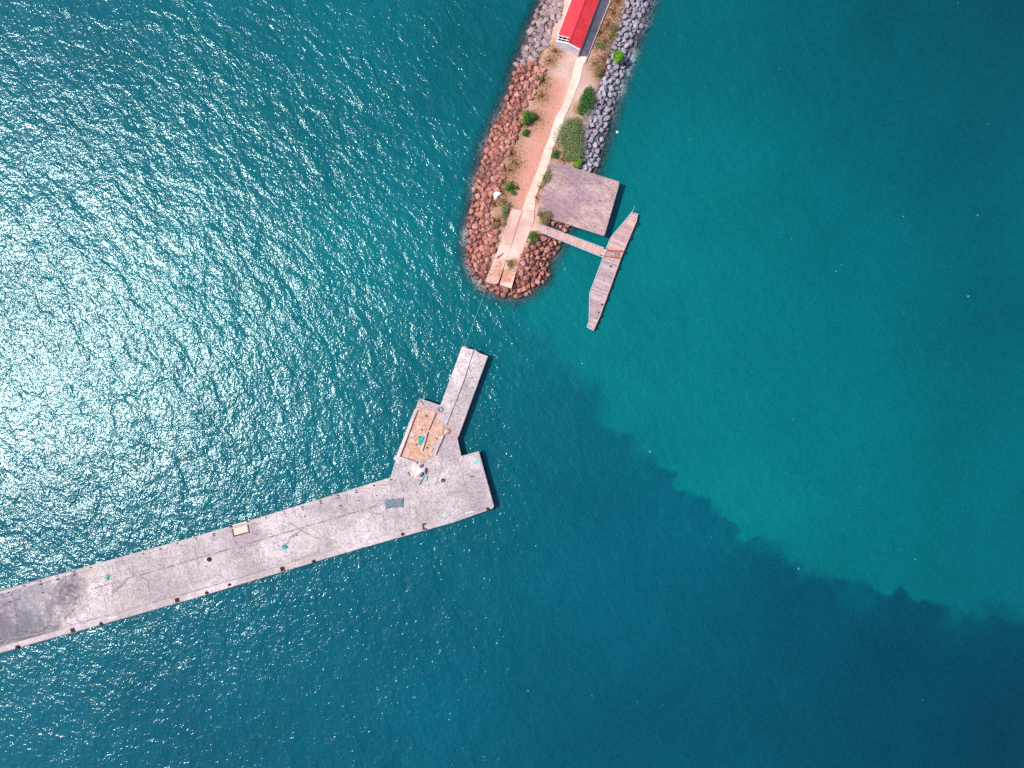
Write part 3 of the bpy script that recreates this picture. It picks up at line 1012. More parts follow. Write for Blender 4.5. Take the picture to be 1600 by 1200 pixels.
def make_pier():
    root = empty('concrete_pier', P(700, 780, 0), 'long pinkish-grey concrete pier bent up into a narrow arm', 'pier')
    pts = PL(LONG_PX, PIER_Z)
    MB().prism(pts, PIER_Z - 0.55, PIER_Z).build('deck', M['pier'], root, bevel=0.03)
    # solid wall below, set back a little and wet
    cx = [p.copy() for p in pts]
    n = len(cx)
    ins = []
    for i in range(n):
        a, b, c = cx[i - 1], cx[i], cx[(i + 1) % n]
        d1, d2 = (b - a).normalized(), (c - b).normalized()
        nn = (Vector((d1.y, -d1.x, 0)) + Vector((d2.y, -d2.x, 0)))
        if nn.length < 1e-3:
            nn = Vector((d1.y, -d1.x, 0))
        ins.append(b + nn.normalized() * 0.35)
    MB().prism(ins, -6, PIER_Z - 0.55).build('pier_wall', M['pier_side'], root)
    # pale edge strips
    m = MB()
    def strip(line, w, h, lo=0.004):
        ps = PL(line, PIER_Z)
        for a, b in zip(ps[:-1], ps[1:]):
            d = (b - a).normalized()
            s = Vector((d.y, -d.x, 0))
            m.prism([a, b, b + s * w, a + s * w], PIER_Z - 0.1, PIER_Z + h)
    strip([(709.5, 814.6), (560, 856.4), (300, 934.3), (0, 1019.2), (-160, 1065)][::1], 1.0, 0.035)
    m.build('edge_strip', M['pier_edge'], root)
    m = MB()
    strip([(-160, 968.8), (0, 924.2), (191, 871.2), (306, 839.7), (412, 808.2), (609, 748)], 0.45, 0.05)
    m.build('edge_strip', M['pier_edge'], root)
    m = MB()
    strip([(748, 707), (769.6, 786)], 0.4, 0.04)
    strip([(761, 558), (717, 679)], 0.35, 0.05)
    m.build('edge_strip', M['pier_edge'], root)
    # centre drain channel, dashed joint and the joint across the head: thin worn strips
    for nm, line, w in (('drain_channel', [(147, 919.5), (300, 875), (600, 787)], 0.26), ('expansion_joint', [(-40, 1012), (0, 1001), (60, 990), (185, 957.5), (330, 916), (500, 866), (640, 825)], 0.14),
                        ('cross_joint', [(690.5, 731), (679.2, 764)], 0.14), ('cross_joint', [(578, 757), (599, 845)], 0.06), ('cross_joint', [(250, 859), (271, 942)], 0.06), ('cross_joint', [(391, 815), (414, 899)], 0.06), ('cross_joint', [(496, 784), (519, 867)], 0.06), ('cross_joint', [(118, 893), (139, 977)], 0.06)):
        m = MB()
        ps = PL(line, PIER_Z)
        sides = []
        for k, p in enumerate(ps):
            d = (ps[min(k + 1, len(ps) - 1)] - ps[max(k - 1, 0)]).normalized()
            sides.append(Vector((d.y, -d.x, 0)) * (w / 2))
        m.prism([p + q for p, q in zip(ps, sides)] + [p - q for p, q in reversed(list(zip(ps, sides)))], PIER_Z - 0.02, PIER_Z + 0.008)
        m.build(nm, M['worn_joint'], root)
    # raised half of the arm: its edge stands 0.25 m above the other half
    m = MB()
    hz = PIER_Z + 0.22
    arm = PL([(688.6, 634), (722.4, 542.5), (727, 542), (734, 545.6), (740, 547), (736.3, 558), (723, 600), (709, 635), (697.2, 666), (690, 660), (683, 651)], hz)
    m.prism(arm, PIER_Z - 0.2, hz)
    m.build('raised_slab', M['arm'], root, bevel=0.02)
    # sunken bay with rails on the sea side
    m = MB()
    for a, b in (((361.5, 820), (365.5, 838)), ((365.5, 838), (389.5, 831.5)), ((386, 813), (389.8, 831.5))):
        m.bar(P(*a, PIER_Z) + Vector((0, 0, 0.02)), P(*b, PIER_Z) + Vector((0, 0, 0.02)), 0.22, 0.05)
    m.build('slipway_rail', M['rust'], root)
    m = MB()
    m.prism(PL([(362.8, 820.5), (366.5, 836.3), (388, 830.6), (384.4, 814.4)], PIER_Z), PIER_Z - 0.2, PIER_Z + 0.018)
    m.build('slipway_plate', M['path'], root)
    # tie beams seen under the lip on the sea side
    return root


make_pier()


# dark openings: lids and holes in the deck, inner shade painted near-black ----------------------------------------
def hatch(px, py, size, ang, label):
    c = P(px, py, PIER_Z)
    o = empty('deck_hatch', c, label, 'hatch', 'square openings in the pier deck')
    m = MB()
    ca, sa = math.cos(ang), math.sin(ang)
    def rp(u, v):
        return (c.x + u * ca - v * sa, c.y + u * sa + v * ca)
    h = size / 2
    m.prism([rp(-h, -h), rp(h, -h), rp(h, h), rp(-h, h)], PIER_Z - 0.05, PIER_Z + 0.055)
    m.build('opening', M['slot'], o)
    f = MB()
    for a, b in (((-h, -h), (h, -h)), ((h, -h), (h, h)), ((h, h), (-h, h)), ((-h, h), (-h, -h))):
        p, q = rp(*a), rp(*b)
        f.bar((p[0], p[1], PIER_Z + 0.05), (q[0], q[1], PIER_Z + 0.05), 0.12, 0.06)
    f.build('frame', M['rust'], o)


hatch(114, 984.6, 0.75, R(15.6), 'dark square opening by the charcoal stain near the pier edge')
hatch(277, 937.5, 0.75, R(15.6), 'dark square opening beside a rust-brown bollard at mid pier')
hatch(441.5, 888.8, 0.75, R(15.6), 'dark square opening at the pier edge below the teal net bundle')
o = own_origin(MB().lathe(P(327, 874, PIER_Z), [(0.48, -0.05), (0.48, 0.03), (0.40, 0.04), (0.1, 0.045)], 16).build('manhole', M['slot']))
tag(o, 'round black manhole just below the centre channel of the pier', 'manhole')

# bollards on the south edge ----------------------------------------------------------
bol_proto = None


def bollard(px, py, s, label, broken=False):
    global bol_proto
    c = P(px, py, PIER_Z)
    if bol_proto is None:
        r = empty('bollard', c, label, 'bollard', 'rusty mooring bollards along the pier edge')
        MB().lathe(c, [(0.30, 0), (0.30, 0.06), (0.19, 0.08), (0.16, 0.32), (0.26, 0.40), (0.27, 0.48), (0.16, 0.56), (0.04, 0.58)], 14).build('post', M['rust'], r, smooth=True)
        f = MB().bar(c + Vector((-0.4, 0, 0.025)), c + Vector((0.4, 0, 0.025)), 0.7, 0.05)
        f.build('base_plate', M['iron'], r)
        bol_proto = r
        return r
    r = bol_proto.copy()
    COL.objects.link(r)
    r.location = c
    r.rotation_euler = (0, 0, random.random() * 3)
    r.scale = (s * 0.8, s * 0.8, s * 0.8)
    r['label'] = label
    for ch in list(bol_proto.children):
        d = ch.copy()
        COL.objects.link(d)
        d.parent = r
    return r


for px, py, s, l in [(28, 1011, 1.0, 'rust-brown bollard at the pier edge beside the sooty patch'),
                     (158, 974, 0.9, 'rust-brown bollard at the pier edge just right of the sooty opening'),
                     (323, 926, 1.0, 'rust-brown bollard next to the mid-pier square opening'),
                     (358.5, 913.5, 0.9, 'small brown bollard beside the faint red paint smear'),
                     (490, 877, 1.0, 'rust-brown bollard between the square opening and the spread net'),
                     (629, 834.5, 1.0, 'rust-orange bollard at the pier edge below the spread net'),
                     (762, 795.5, 1.0, 'rust-brown bollard at the outer corner of the pier head')]:
    bollard(px, py, s, l)
o = MB()
c = P(663, 822.5, PIER_Z)
o.bar(c + Vector((-0.35, 0.45, 0.12)), c + Vector((0.3, 0.5, 0.12)), 0.28, 0.24).bar(c + Vector((-0.25, 0.5, 0.10)), c + Vector((-0.2, -0.45, 0.10)), 0.26, 0.2).bar(c + Vector((-0.3, -0.45, 0.12)), c + Vector((0.4, -0.5, 0.12)), 0.28, 0.24)
tag(own_origin(o.build('fairlead', M['rust'])), 'rust-red C-shaped iron fairlead at the pier edge', 'fairlead')

# steel stubs along the sea side
stub_me = MB().lathe((0, 0, 0), [(0.17, 0), (0.17, 0.05), (0.11, 0.06), (0.10, 0.34), (0.15, 0.36), (0.15, 0.42), (0.05, 0.45)], 10).build('mooring_stub', M['rust'])
me_stub = stub_me.data
bpy.data.objects.remove(stub_me)
EDGE_N = [(13, 926), (38, 915.5), (63.5, 908), (90, 900), (116, 893.5), (142, 886.5), (223.5, 865), (251, 857.5), (277, 849), (306, 841), (334, 834), (361, 823), (387, 815),
          (415.5, 807.5), (444, 799.5), (472, 792), (500.5, 782.8), (528, 774), (556, 766), (584, 758.5), (611, 749.5)]
INNER = [(17, 929.5), (64, 912.5), (90, 905), (116, 898), (334.5, 837), (416, 810.5), (444.6, 802.5), (472.5, 795.5), (501, 786), (529, 777.5), (556.6, 769.5)]
LONE = [(16, 940), (67, 925.6), (476, 807), (532, 790), (560, 782), (588, 774.5), (464, 836)]
for grp, lab, lst, s in (('steel stubs in a row along the sea edge of the pier', 'small dark steel stub at the very edge of the pier sea side', EDGE_N, 1.0),
                         ('inner steel stubs behind the edge row', 'small dark steel stub just behind the sea-edge row on the pier', INNER, 1.0),
                         ('stray steel stubs farther in on the pier deck', 'small dark stub standing alone on the pier deck inside the edge rows', LONE, 0.9)):
    for px, py in lst:
        o = bpy.data.objects.new('mooring_stub', me_stub)
        COL.objects.link(o)
        o.location = P(px, py, PIER_Z + 0.03)
        k = s * (0.55 + random.random() * 0.35)
        o.scale = (k, k, k)
        o.rotation_euler = (0, 0, random.random() * 6)
        tag(o, lab, 'mooring stub', grp)


# ------------------------------------------------------------------ the ruined foundation on the arm
def make_ruin():
    root = empty('building_ruin', P(655, 680, PIER_Z), 'roofless ruin of low walls filled with orange rubble soil on the pier', 'ruin')
    fz = PIER_Z + 0.10
    MB().prism(PL([(650, 641), (655, 634), (680, 641), (692, 650), (694, 664), (690, 684), (680, 700), (676, 711), (662, 722), (652, 721), (626, 711)], fz), PIER_Z - 0.1, fz).build('soil_floor', M['rubble_soil'], root, bevel=0.02)
    def wall(pts, w, h, mat='ruin'):
        m = MB()
        z = PIER_Z + h
        ps = PL(pts, z)
        for a, b in zip(ps[:-1], ps[1:]):
            d = (b - a).normalized()
            s = Vector((d.y, -d.x, 0)) * (w / 2)
            for p, q in zip(*(lambda l: (l[:-1], l[1:]))(along([a, b], 1.4))):
                hh = h * (0.8 + random.random() * 0.3)
                m.prism([p - s, q - s, q + s, p + s], PIER_Z - 0.05, PIER_Z + hh)
        m.build('wall', M[mat], root, bevel=0.02)
    wall([(650.2, 639.5), (622.6, 712)], 0.62, 0.5)
    wall([(622.5, 714), (651, 723.5)], 0.35, 0.45)
    wall([(650, 638.6), (664, 641), (680, 644.5)], 0.25, 0.3)
    wall([(680, 645.5), (668.5, 672)], 0.26, 0.42)
    wall([(667.5, 675), (659, 705)], 0.26, 0.42)
    wall([(640, 676), (651, 678)], 0.2, 0.25)
    wall([(692, 680), (678.5, 711)], 0.45, 0.42)
    wall([(676.6, 701), (672.5, 707)], 0.25, 0.35)
    m = MB()
    z = PIER_Z + 0.16
    m.prism(PL([(640.5, 676), (648.5, 678), (645.8, 684), (637.5, 681)], z), PIER_Z, z)
    m.build('floor_slab', M['pier_edge'], root)
    m = MB()
    z = PIER_Z + 0.13
    m.prism(PL([(682, 684), (689.5, 686.5), (680, 707.5), (672, 704)], z), PIER_Z, z)
    m.build('floor_slab', M['pier_edge'], root)
    # holes where posts stood, their inner shade put in as dark raised plugs
    for px, py, r in ((659.2, 671.7, 0.15), (655, 683.3, 0.14), (650.3, 695, 0.16), (667.5, 678, 0.14), (682.5, 685.6, 0.13), (667.5, 699.7, 0.14)):
        MB().lathe(P(px, py, fz + 0.02), [(r * 1.2, 0), (r * 1.1, 0.06), (r * 0.7, 0.07)], 10).build('post_hole_dark', M['iron'], root)
    # the triangular kerb at the head
    m = MB()
    m.bar(P(655.5, 623.5, PIER_Z + 0.05), P(662.5, 633, PIER_Z + 0.05), 0.12, 0.1)
    m.build('kerb_line', M['joint'], root)


make_ruin()


# ------------------------------------------------------------------ loose things on the pier
def crumpled(name, mat, outline, z, h, seed, label, cat, group=None, res=0.16, fold=1.0):
    """a sheet or bundle lying in soft folds inside an outline"""
    ps = PL(outline, z)
    poly = [(p.x, p.y) for p in ps]
    x0, x1 = min(p[0] for p in poly), max(p[0] for p in poly)
    y0, y1 = min(p[1] for p in poly), max(p[1] for p in poly)
    xs, ys = np.arange(x0 - res, x1 + res * 2, res), np.arange(y0 - res, y1 + res * 2, res)
    X, Y = np.meshgrid(xs, ys)
    d, _ = seg_dist(X, Y, poly)
    d = np.where(inside(X, Y, poly), d, -d) + (vnoise(X, Y, 1.8, seed) - 0.5) * 0.45
    n = vnoise(X, Y, 1.6, seed + 1) * 0.6 + vnoise(X, Y, 3.3, seed + 2) * 0.4
    Z = z + 0.015 + h * np.clip(d / 0.5, 0.1, 1) * (0.35 + fold * n)
    vid = np.arange(X.size).reshape(X.shape)
    q = np.stack([vid[:-1, :-1], vid[:-1, 1:], vid[1:, 1:], vid[1:, :-1]], -1).reshape(-1, 4)
    ok = d.ravel()[q].min(1) > -0.02
    q = q[ok]
    used = np.unique(q)
    mp = {int(u): i for i, u in enumerate(used)}
    V = np.stack([X, Y, Z], -1).reshape(-1, 3)[used]
    bm = bmesh.new()
    bv = [bm.verts.new(v) for v in V.tolist()]
    for f in q.tolist():
        bm.faces.new([bv[mp[i]] for i in f])
    ext = bmesh.ops.extrude_face_region(bm, geom=bm.faces[:])
    for v in [g for g in ext['geom'] if isinstance(g, bmesh.types.BMVert)]:
        v.co.z = z - 0.01
    bmesh.ops.recalc_face_normals(bm, faces=bm.faces)
    me = bpy.data.meshes.new(name)
    bm.to_mesh(me)
    bm.free()
    for p in me.polygons:
        p.use_smooth = True
    me.materials.append(mat)
    o = bpy.data.objects.new(name, me)
    COL.objects.link(o)
    own_origin(o)
    return tag(o, label, cat, group)


PZ = PIER_Z
crumpled('fishing_net', M['net'], [(601, 783), (604, 781), (616, 780), (626, 777.5), (631, 778), (631, 792), (627, 794), (621, 792.5), (612, 794), (605, 797), (601, 794)], PZ, 0.22, 21,
         'grey-blue fishing net spread in a rectangle on the pier deck', 'fishing net')
crumpled('net_bundle', M['tarp'], [(438, 852), (443, 850), (447, 852), (450.5, 855), (446, 859), (441, 857.5)], PZ, 0.4, 31, 'small teal net bundle above the square opening on the pier', 'net', 'teal net heaps on the pier')
crumpled('net_bundle', M['tarp'], [(165.5, 898), (170, 896), (172.5, 899), (171, 906), (167, 908), (164, 903)], PZ, 0.3, 41, 'teal net heap near the sea edge where the centre channel begins', 'net', 'teal net heaps on the pier')
crumpled('net_bundle', M['tarp_pale'], [(691, 808), (696, 806.5), (699, 808.5), (696, 812.5), (692, 812)], PZ, 0.2, 51, 'faint pale teal scrap near the right end of the pier edge', 'net', 'teal net heaps on the pier')
crumpled('net_bundle', M['net'], [(736, 604), (739, 602), (741.5, 605), (739, 608.5), (736, 607)], PZ, 0.25, 61, 'small grey-blue bundle lying on the narrow arm', 'net')
crumpled('plastic_sheet', M['tarp'], [(656.5, 681), (663.5, 682.5), (659.5, 697.5), (652, 694.5)], PZ + 0.1, 0.12, 71, 'teal green sheet lying on orange soil inside the ruin', 'plastic sheet', res=0.12)
crumpled('plastic_sheet', M['tarp_pale'], [(662, 744), (666, 741), (669, 742), (669.5, 749), (665, 755), (660, 752)], PZ, 0.22, 81, 'pale teal sheet beside the debris heap on the pier', 'plastic sheet')
crumpled('net_bundle', M['net'], [(662.5, 648), (667, 647), (669, 651), (666, 653.5), (662.5, 652)], PZ + 0.1, 0.35, 91, 'round grey bundle on the soil at the upper end of the ruin', 'net')
crumpled('cloth_heap', M['debris_grey'], [(654, 740), (658, 737), (662, 738), (664, 742), (660, 748), (655, 745)], PZ, 0.55, 101, 'slate-grey cloth heap leaning against the pale teal sheet', 'cloth heap')
crumpled('cloth_heap', M['debris_grey'], [(655, 728), (659, 723.5), (663, 726), (661, 731), (657, 731)], PZ, 0.5, 111, 'slate-grey cloth heap at the foot of the ruin', 'cloth heap')
crumpled('white_sack', M['bag_white'], [(653, 732), (657, 731), (661, 732), (664, 734), (661, 737.5), (656, 736)], PZ, 0.55, 121, 'white plastic sack between two slate-grey cloth heaps', 'sack')
crumpled('burnt_debris', M['debris_dark'], [(664, 733), (667, 731), (668.5, 735), (667, 741), (664, 740)], PZ, 0.5, 131, 'dark purple-brown debris pile right of the white sack', 'debris')
crumpled('burnt_debris', M['debris_dark'], [(650, 721.5), (653, 718.5), (655.6, 721), (654, 725), (651, 725)], PZ, 0.5, 141, 'dark debris pile at the lower wall corner of the ruin', 'debris')
crumpled('cement_heap', M['bag_white'], [(383, 824.5), (387, 822), (390.0, 826), (386, 829.5), (381.5, 828)][0:5], PZ + 0.018, 0.25, 151, 'pale cement heap on the railed bay of the pier', 'heap')
crumpled('netting_scrap', M['tarp_pale'], [(738, 721), (744, 718), (750, 721), (748, 724), (741, 725)], PZ, 0.12, 161, 'pale blue scrap of sheet on the spur of the pier head', 'plastic sheet')
crumpled('soil_heap', M['rubble_soil'], [(694, 671), (697, 667), (702, 668), (704.5, 672), (702, 677), (697, 681), (692, 681)], PZ, 0.5, 171, 'orange soil heap spilled at the foot of the raised slab', 'soil heap')


def lying(name, mat, a, b, r, z, label, cat):
    o = MB().tube(P(*a, z) + Vector((0, 0, r)), P(*b, z) + Vector((0, 0, r)), r, 8).build(name, mat)
    tag(own_origin(o), label, cat)


lying('pole', M['iron'], (655.5, 757), (664, 744), 0.07, PZ, 'thin dark pole lying beside the pale teal sheet', 'pole')
o = own_origin(MB().torus(P(692.3, 750.4, PZ + 0.11), 0.26, 0.11).build('tyre', M['rubber'], smooth=True))
tag(o, 'small dark tyre lying alone on the pier head', 'tyre')
o = own_origin(MB().torus(P(688, 640, PZ + 0.34), 0.42, 0.12).build('tyre', plain('dusty_grey_rubber', srgb(140, 128, 138)[:3], 0.85), smooth=True))
tag(o, 'dusty grey tyre at the corner where the arm leaves the ruin', 'tyre')
for (a, b, l) in (((704.5, 744), (711, 743.6), 'short dark timber lying on the middle of the pier head'), ((706, 752 - 8), (706, 744), None)):
    if l:
        lying('timber', M['iron'], (734, 744), (741, 744), 0.08, PZ, 'short dark timber lying near the right side of the pier head', 'timber')
        break
o = MB().bar(P(728, 801.5, PZ + 0.04), P(741, 798.8, PZ + 0.04), 0.14, 0.08).build('white_board', M['white'])
tag(own_origin(o), 'thin white board lying along the pier head edge', 'board')
o = MB().bar(P(170, 965.5, PZ + 0.04), P(184, 963.5, PZ + 0.04), 0.16, 0.08).build('white_board', M['white'])
tag(own_origin(o), 'thin white board near the pier edge right of the sooty patch', 'board')
o = MB()
line = along(PL([(637, 741), (638.5, 737.5), (639.6, 741.5), (640.2, 744)], PZ + 0.05), 0.3)
for p, q in zip(line[:-1], line[1:]):
    o.tube(p, q, 0.06, 6)
tag(own_origin(o.build('cable', M['iron'])), 'short curled dark cable left of the white sack', 'cable')
for px, py, s, lab in ((627, 750, 0.5, 'small dark stone at the inner corner of the pier'), (639.5, 800, 0.45, 'small brown stone just below the spread net'), (586, 773, 0.4, 'tiny brown stone above the spread net'),
                   (743, 716.5, 0.5, 'dark brown stone near the top edge of the pier head spur'), (749, 720.5, 0.35, 'dark pebble at the right edge of the pier head spur')):
    pass

# ------------------------------------------------------------------ rope from breakwater to arm
m = MB()
a, b = P(762, 441, 1.8), P(725, 543, PIER_Z + 0.2)
prev = a
for i in range(1, 41):
    u = i / 40
    q = a.lerp(b, u)
    q.z -= 1.5 * 4 * u * (1 - u)
    m.tube(prev, q, 0.018, 6)
    prev = q
tag(own_origin(m.build('rope', M['rope'])), 'thin pale rope slung across the gap between breakwater and pier arm', 'rope')

# ------------------------------------------------------------------ platform slab on piles
SLAB_Z = 2.1


def make_platform():
    px = [(859.5, 250), (969, 284), (944.5, 369), (838.5, 335)]
    c = P(900, 310, 0)
    root = empty('concrete_platform', c, 'square lilac-grey concrete platform on piles jutting over the water', 'platform')
    corners = PL(px, SLAB_Z)
    deck = MB().prism(corners, SLAB_Z - 0.35, SLAB_Z).build('deck', M['slab'], root, bevel=0.03)
    m = MB()
    for a, b in ((0, 1), (1, 2), (2, 3)):
        p, q = corners[a], corners[b]
        ctr = (corners[0] + corners[1] + corners[2] + corners[3]) / 4
        d = (q - p).normalized()
        s = Vector((d.y, -d.x, 0))
        if s.dot(ctr - p) < 0:
            s = -s
        m.prism([p + s * 0.03, q + s * 0.03, q + s * 0.22, p + s * 0.22], SLAB_Z - 0.1, SLAB_Z + 0.03)
    m.build('edge_strip', M['slab'], deck)
    for u in (0.45, 0.72, 0.96):
        for v in (0.06, 0.5, 0.94):
            p = corners[0].lerp(corners[1], u).lerp(corners[3].lerp(corners[2], u), v)
            MB().tube(Vector((p.x, p.y, -6)), Vector((p.x, p.y, SLAB_Z - 0.35)), 0.22, 12).build('pile', M['pile'], root)
    for v in (0.06, 0.5, 0.94):
        p = corners[0].lerp(corners[3], v).lerp(corners[1].lerp(corners[2], v), 0.4)
        q = corners[0].lerp(corners[3], v).lerp(corners[1].lerp(corners[2], v), 0.98)
        MB().bar(Vector((p.x, p.y, SLAB_Z - 0.5)), Vector((q.x, q.y, SLAB_Z - 0.5)), 0.4, 0.3).build('beam', M['pile'], root)


make_platform()

# ------------------------------------------------------------------ gangway and floating dock
GZ0, GZ1 = 1.95, 1.0


def make_gangway():
    a0, b0 = P(844, 352, GZ0), P(842, 361.5, GZ0)
    a1, b1 = P(949, 391, GZ1), P(943, 402, GZ1)
    root = empty('gangway', (a0 + b0) / 2, 'narrow boarded gangway with pale side rails leading to the floating dock', 'gangway')
    m = MB()
    n = 62
    for i in range(n):
        u0, u1 = i / n, (i + 0.82) / n
        p = [a0.lerp(a1, u0), a0.lerp(a1, u1), b0.lerp(b1, u1), b0.lerp(b1, u0)]
        dz = Vector((0, 0, -0.06))
        m.add(p + [q + dz for q in p], [(0, 3, 2, 1), (4, 5, 6, 7), (0, 1, 5, 4), (1, 2, 6, 5), (2, 3, 7, 6), (3, 0, 4, 7)])
    t = NT('pink_board', 0.85, 0.2)
    t.color(t.mix(t.island(), srgb(214, 166, 156), srgb(234, 192, 180)))
    m.build('decking', t.m, root)
    for (p, q) in ((a0, a1), (b0, b1)):
        MB().bar(p + Vector((0, 0, -0.2)), q + Vector((0, 0, -0.2)), 0.16, 0.24).build('stringer', M['steel'], root)
        r = MB()
        r.tube(p + Vector((0, 0, 0.95)), q.lerp(p, 0.06) + Vector((0, 0, 0.95)), 0.055, 8)
        r.tube(p + Vector((0, 0, 0.5)), q.lerp(p, 0.06) + Vector((0, 0, 0.5)), 0.04, 8)
        rail = r.build('handrail', M['steel'], root)
        for i in range(9):
            c = p.lerp(q, i / 8 * 0.94)
            MB().tube(c + Vector((0, 0, -0.1)), c + Vector((0, 0, 0.95)), 0.035, 6).build('rail_post', M['steel'], rail)


make_gangway()
FZ = 0.75
DOCK_PX = [(987.5, 331), (996.5, 334), (994, 346), (971, 400), (937, 494), (927, 516), (917, 511), (920.5, 502), (921.5, 458), (941, 406), (947.5, 388), (954.5, 371), (979, 342)]


def make_dock():
    root = empty('floating_dock', P(955, 420, 0), 'weathered plank dock with tapered ends, crossed by the gangway foot', 'dock')
    pts = PL(DOCK_PX, FZ)
    poly = [(p.x, p.y) for p in pts]
    ax = (P(996, 334, FZ) - P(927, 516, FZ)).normalized()
    rot = math.atan2(ax.y, ax.x)
    sd = Vector((-ax.y, ax.x, 0))
    # cut the outline into planks laid across
    org = P(955, 420, FZ)
    us = [(Vector((x, y, FZ)) - org).dot(ax) for x, y in poly]
    vs_ = [(Vector((x, y, FZ)) - org).dot(sd) for x, y in poly]
    upper, lower = MB(), MB()
    def span(u):
        hits = []
        n = len(us)
        for i in range(n):
            j = (i + 1) % n
            if (us[i] - u) * (us[j] - u) < 0:
                f = (u - us[i]) / (us[j] - us[i])
                hits.append(vs_[i] + (vs_[j] - vs_[i]) * f)
        return (min(hits), max(hits)) if len(hits) >= 2 else None
    u = min(us) + 0.03
    w = 0.30
    mid = (P(957, 392, FZ) - org).dot(ax)
    while u < max(us) - 0.05:
        u1 = min(u + w * 0.84, max(us) - 0.02)
        s0, s1 = span(u), span(u1)
        if s0 and s1:
            q = [org + ax * u + sd * s0[0], org + ax * u1 + sd * s1[0], org + ax * u1 + sd * s1[1], org + ax * u + sd * s0[1]]
            (upper if u > mid else lower).prism(q, FZ - 0.07, FZ + random.uniform(-0.012, 0.012))
        u += w
    t = NT('bleached_plank_wood', 0.85, 0.2)
    p = t.pos()
    c = t.mix(t.island(), srgb(176, 150, 154), srgb(212, 186, 186))
    c = t.mix(t.rng(t.noise(p, 1.6, 4, 0.7), 0.45, 0.7, 0, 0.55), c, srgb(132, 104, 108))
    t.color(c)
    lower.build('decking', t.m, root)
    t2 = NT('pinkish_plank_wood', 0.85, 0.2)
    c = t2.mix(t2.island(), srgb(190, 154, 152), srgb(222, 186, 180))
    c = t2.mix(t2.rng(t2.noise(t2.pos(), 1.6, 4, 0.7), 0.45, 0.7, 0, 0.55), c, srgb(150, 110, 108))
    t2.color(c)
    upper.build('decking', t2.m, root)
    n = len(poly)
    MB().prism([(p[0] * 0.995 + org.x * 0.005, p[1] * 0.995 + org.y * 0.005) for p in poly], -0.35, FZ - 0.075).build('pontoon', M['float_side'], root)
    m = MB()
    for i in range(5, n):                                         # pale rubbing strake on the near side
        a, b = pts[i], pts[(i + 1) % n]
        m.bar(a + Vector((0, 0, 0.03)), b + Vector((0, 0, 0.03)), 0.16, 0.12)
    m.build('rubbing_strake', M['steel'], root)
    m = MB()
    for i in range(1, 5):
        a, b = pts[i], pts[i + 1]
        m.bar(a + Vector((0, 0, 0.02)), b + Vector((0, 0, 0.02)), 0.16, 0.10)
    m.build('rubbing_strake', M['wood_pale'], root)
    # crossed timbers at the gangway foot
    for a, b, w_ in (((949, 391.5), (974.5, 393.2), 0.34), ((945, 400.8), (970, 403.4), 0.20)):
        MB().bar(P(*a, FZ) + Vector((0, 0, 0.09)), P(*b, FZ) + Vector((0, 0, 0.09)), w_, 0.16).build('cross_timber', M['wood_brown'], root)
    for k in range(4):
        a = P(946.5 + k * 2.9, 393 + k * 0.2, FZ)
        b = P(943.6 + k * 2.9, 403 + k * 0.2, FZ)
        MB().bar(a + Vector((0, 0, 0.05)), b + Vector((0, 0, 0.05)), 0.16, 0.08).build('ramp_slat', M['wood_pale'], root)
    for k in range(3):
        a = P(962 + k * 3.2, 394.5, FZ)
        b = P(960 + k * 3.2, 402.5, FZ)
        MB().bar(a + Vector((0, 0, 0.05)), b + Vector((0, 0, 0.05)), 0.18, 0.08).build('ramp_slat', M['wood_brown'], root)
    # tyre fenders hung on the outer side
    for px, py in ((994.4, 349), (984, 372), (974.5, 394), (965, 419), (953.5, 449), (947.5, 467), (937.5, 493), (932, 504), (929, 512)):
        c = P(px + 0.8, py, FZ - 0.2)
        MB().torus(c, 0.24, 0.12, 14, 7).build('fender', M['rubber'], root, smooth=True)
    for px, py in ((940.5, 476), (934.5, 488), (953.5, 416)):
        c = P(px, py, FZ)
        MB().lathe(c, [(0.16, 0), (0.12, 0.05), (0.1, 0.22), (0.16, 0.26), (0.06, 0.3)], 10).build('mooring_cleat', M['iron'], root)
    a = P(987.6, 333, FZ)
    MB().tube(a, a + Vector((0.2, 0.9, 1.7)), 0.05, 8).build('pole', M['steel'], root)


make_dock()

# ------------------------------------------------------------------ rocks
def rock_mesh(name, seed, flat=0.7, cuts=16, sub=False):
    rng = np.random.default_rng(seed)
    bm = bmesh.new()
    sx, sy, sz = 1.0, 0.72 + rng.random() * 0.28, flat * (0.85 + rng.random() * 0.3)
    for i in range(cuts):
        v = rng.normal(size=3)
        v /= np.linalg.norm(v)
        r = 0.86 + rng.random() * 0.26
        bm.verts.new((v[0] * r * sx, v[1] * r * sy, v[2] * r * sz))
    h = bmesh.ops.convex_hull(bm, input=bm.verts[:])
    junk = [g for g in h['geom_interior'] if isinstance(g, bmesh.types.BMVert)]
    if junk:
        bmesh.ops.delete(bm, geom=junk, context='VERTS')
    bmesh.ops.dissolve_limit(bm, angle_limit=0.22, verts=bm.verts[:], edges=bm.edges[:])
    bmesh.ops.bevel(bm, geom=bm.edges[:], offset=0.05, segments=1, affect='EDGES', clamp_overlap=True)
    bmesh.ops.recalc_face_normals(bm, faces=bm.faces)
    me = bpy.data.meshes.new(name)
    bm.to_mesh(me)
    bm.free()
    for p in me.polygons:
        p.use_smooth = False
    return me


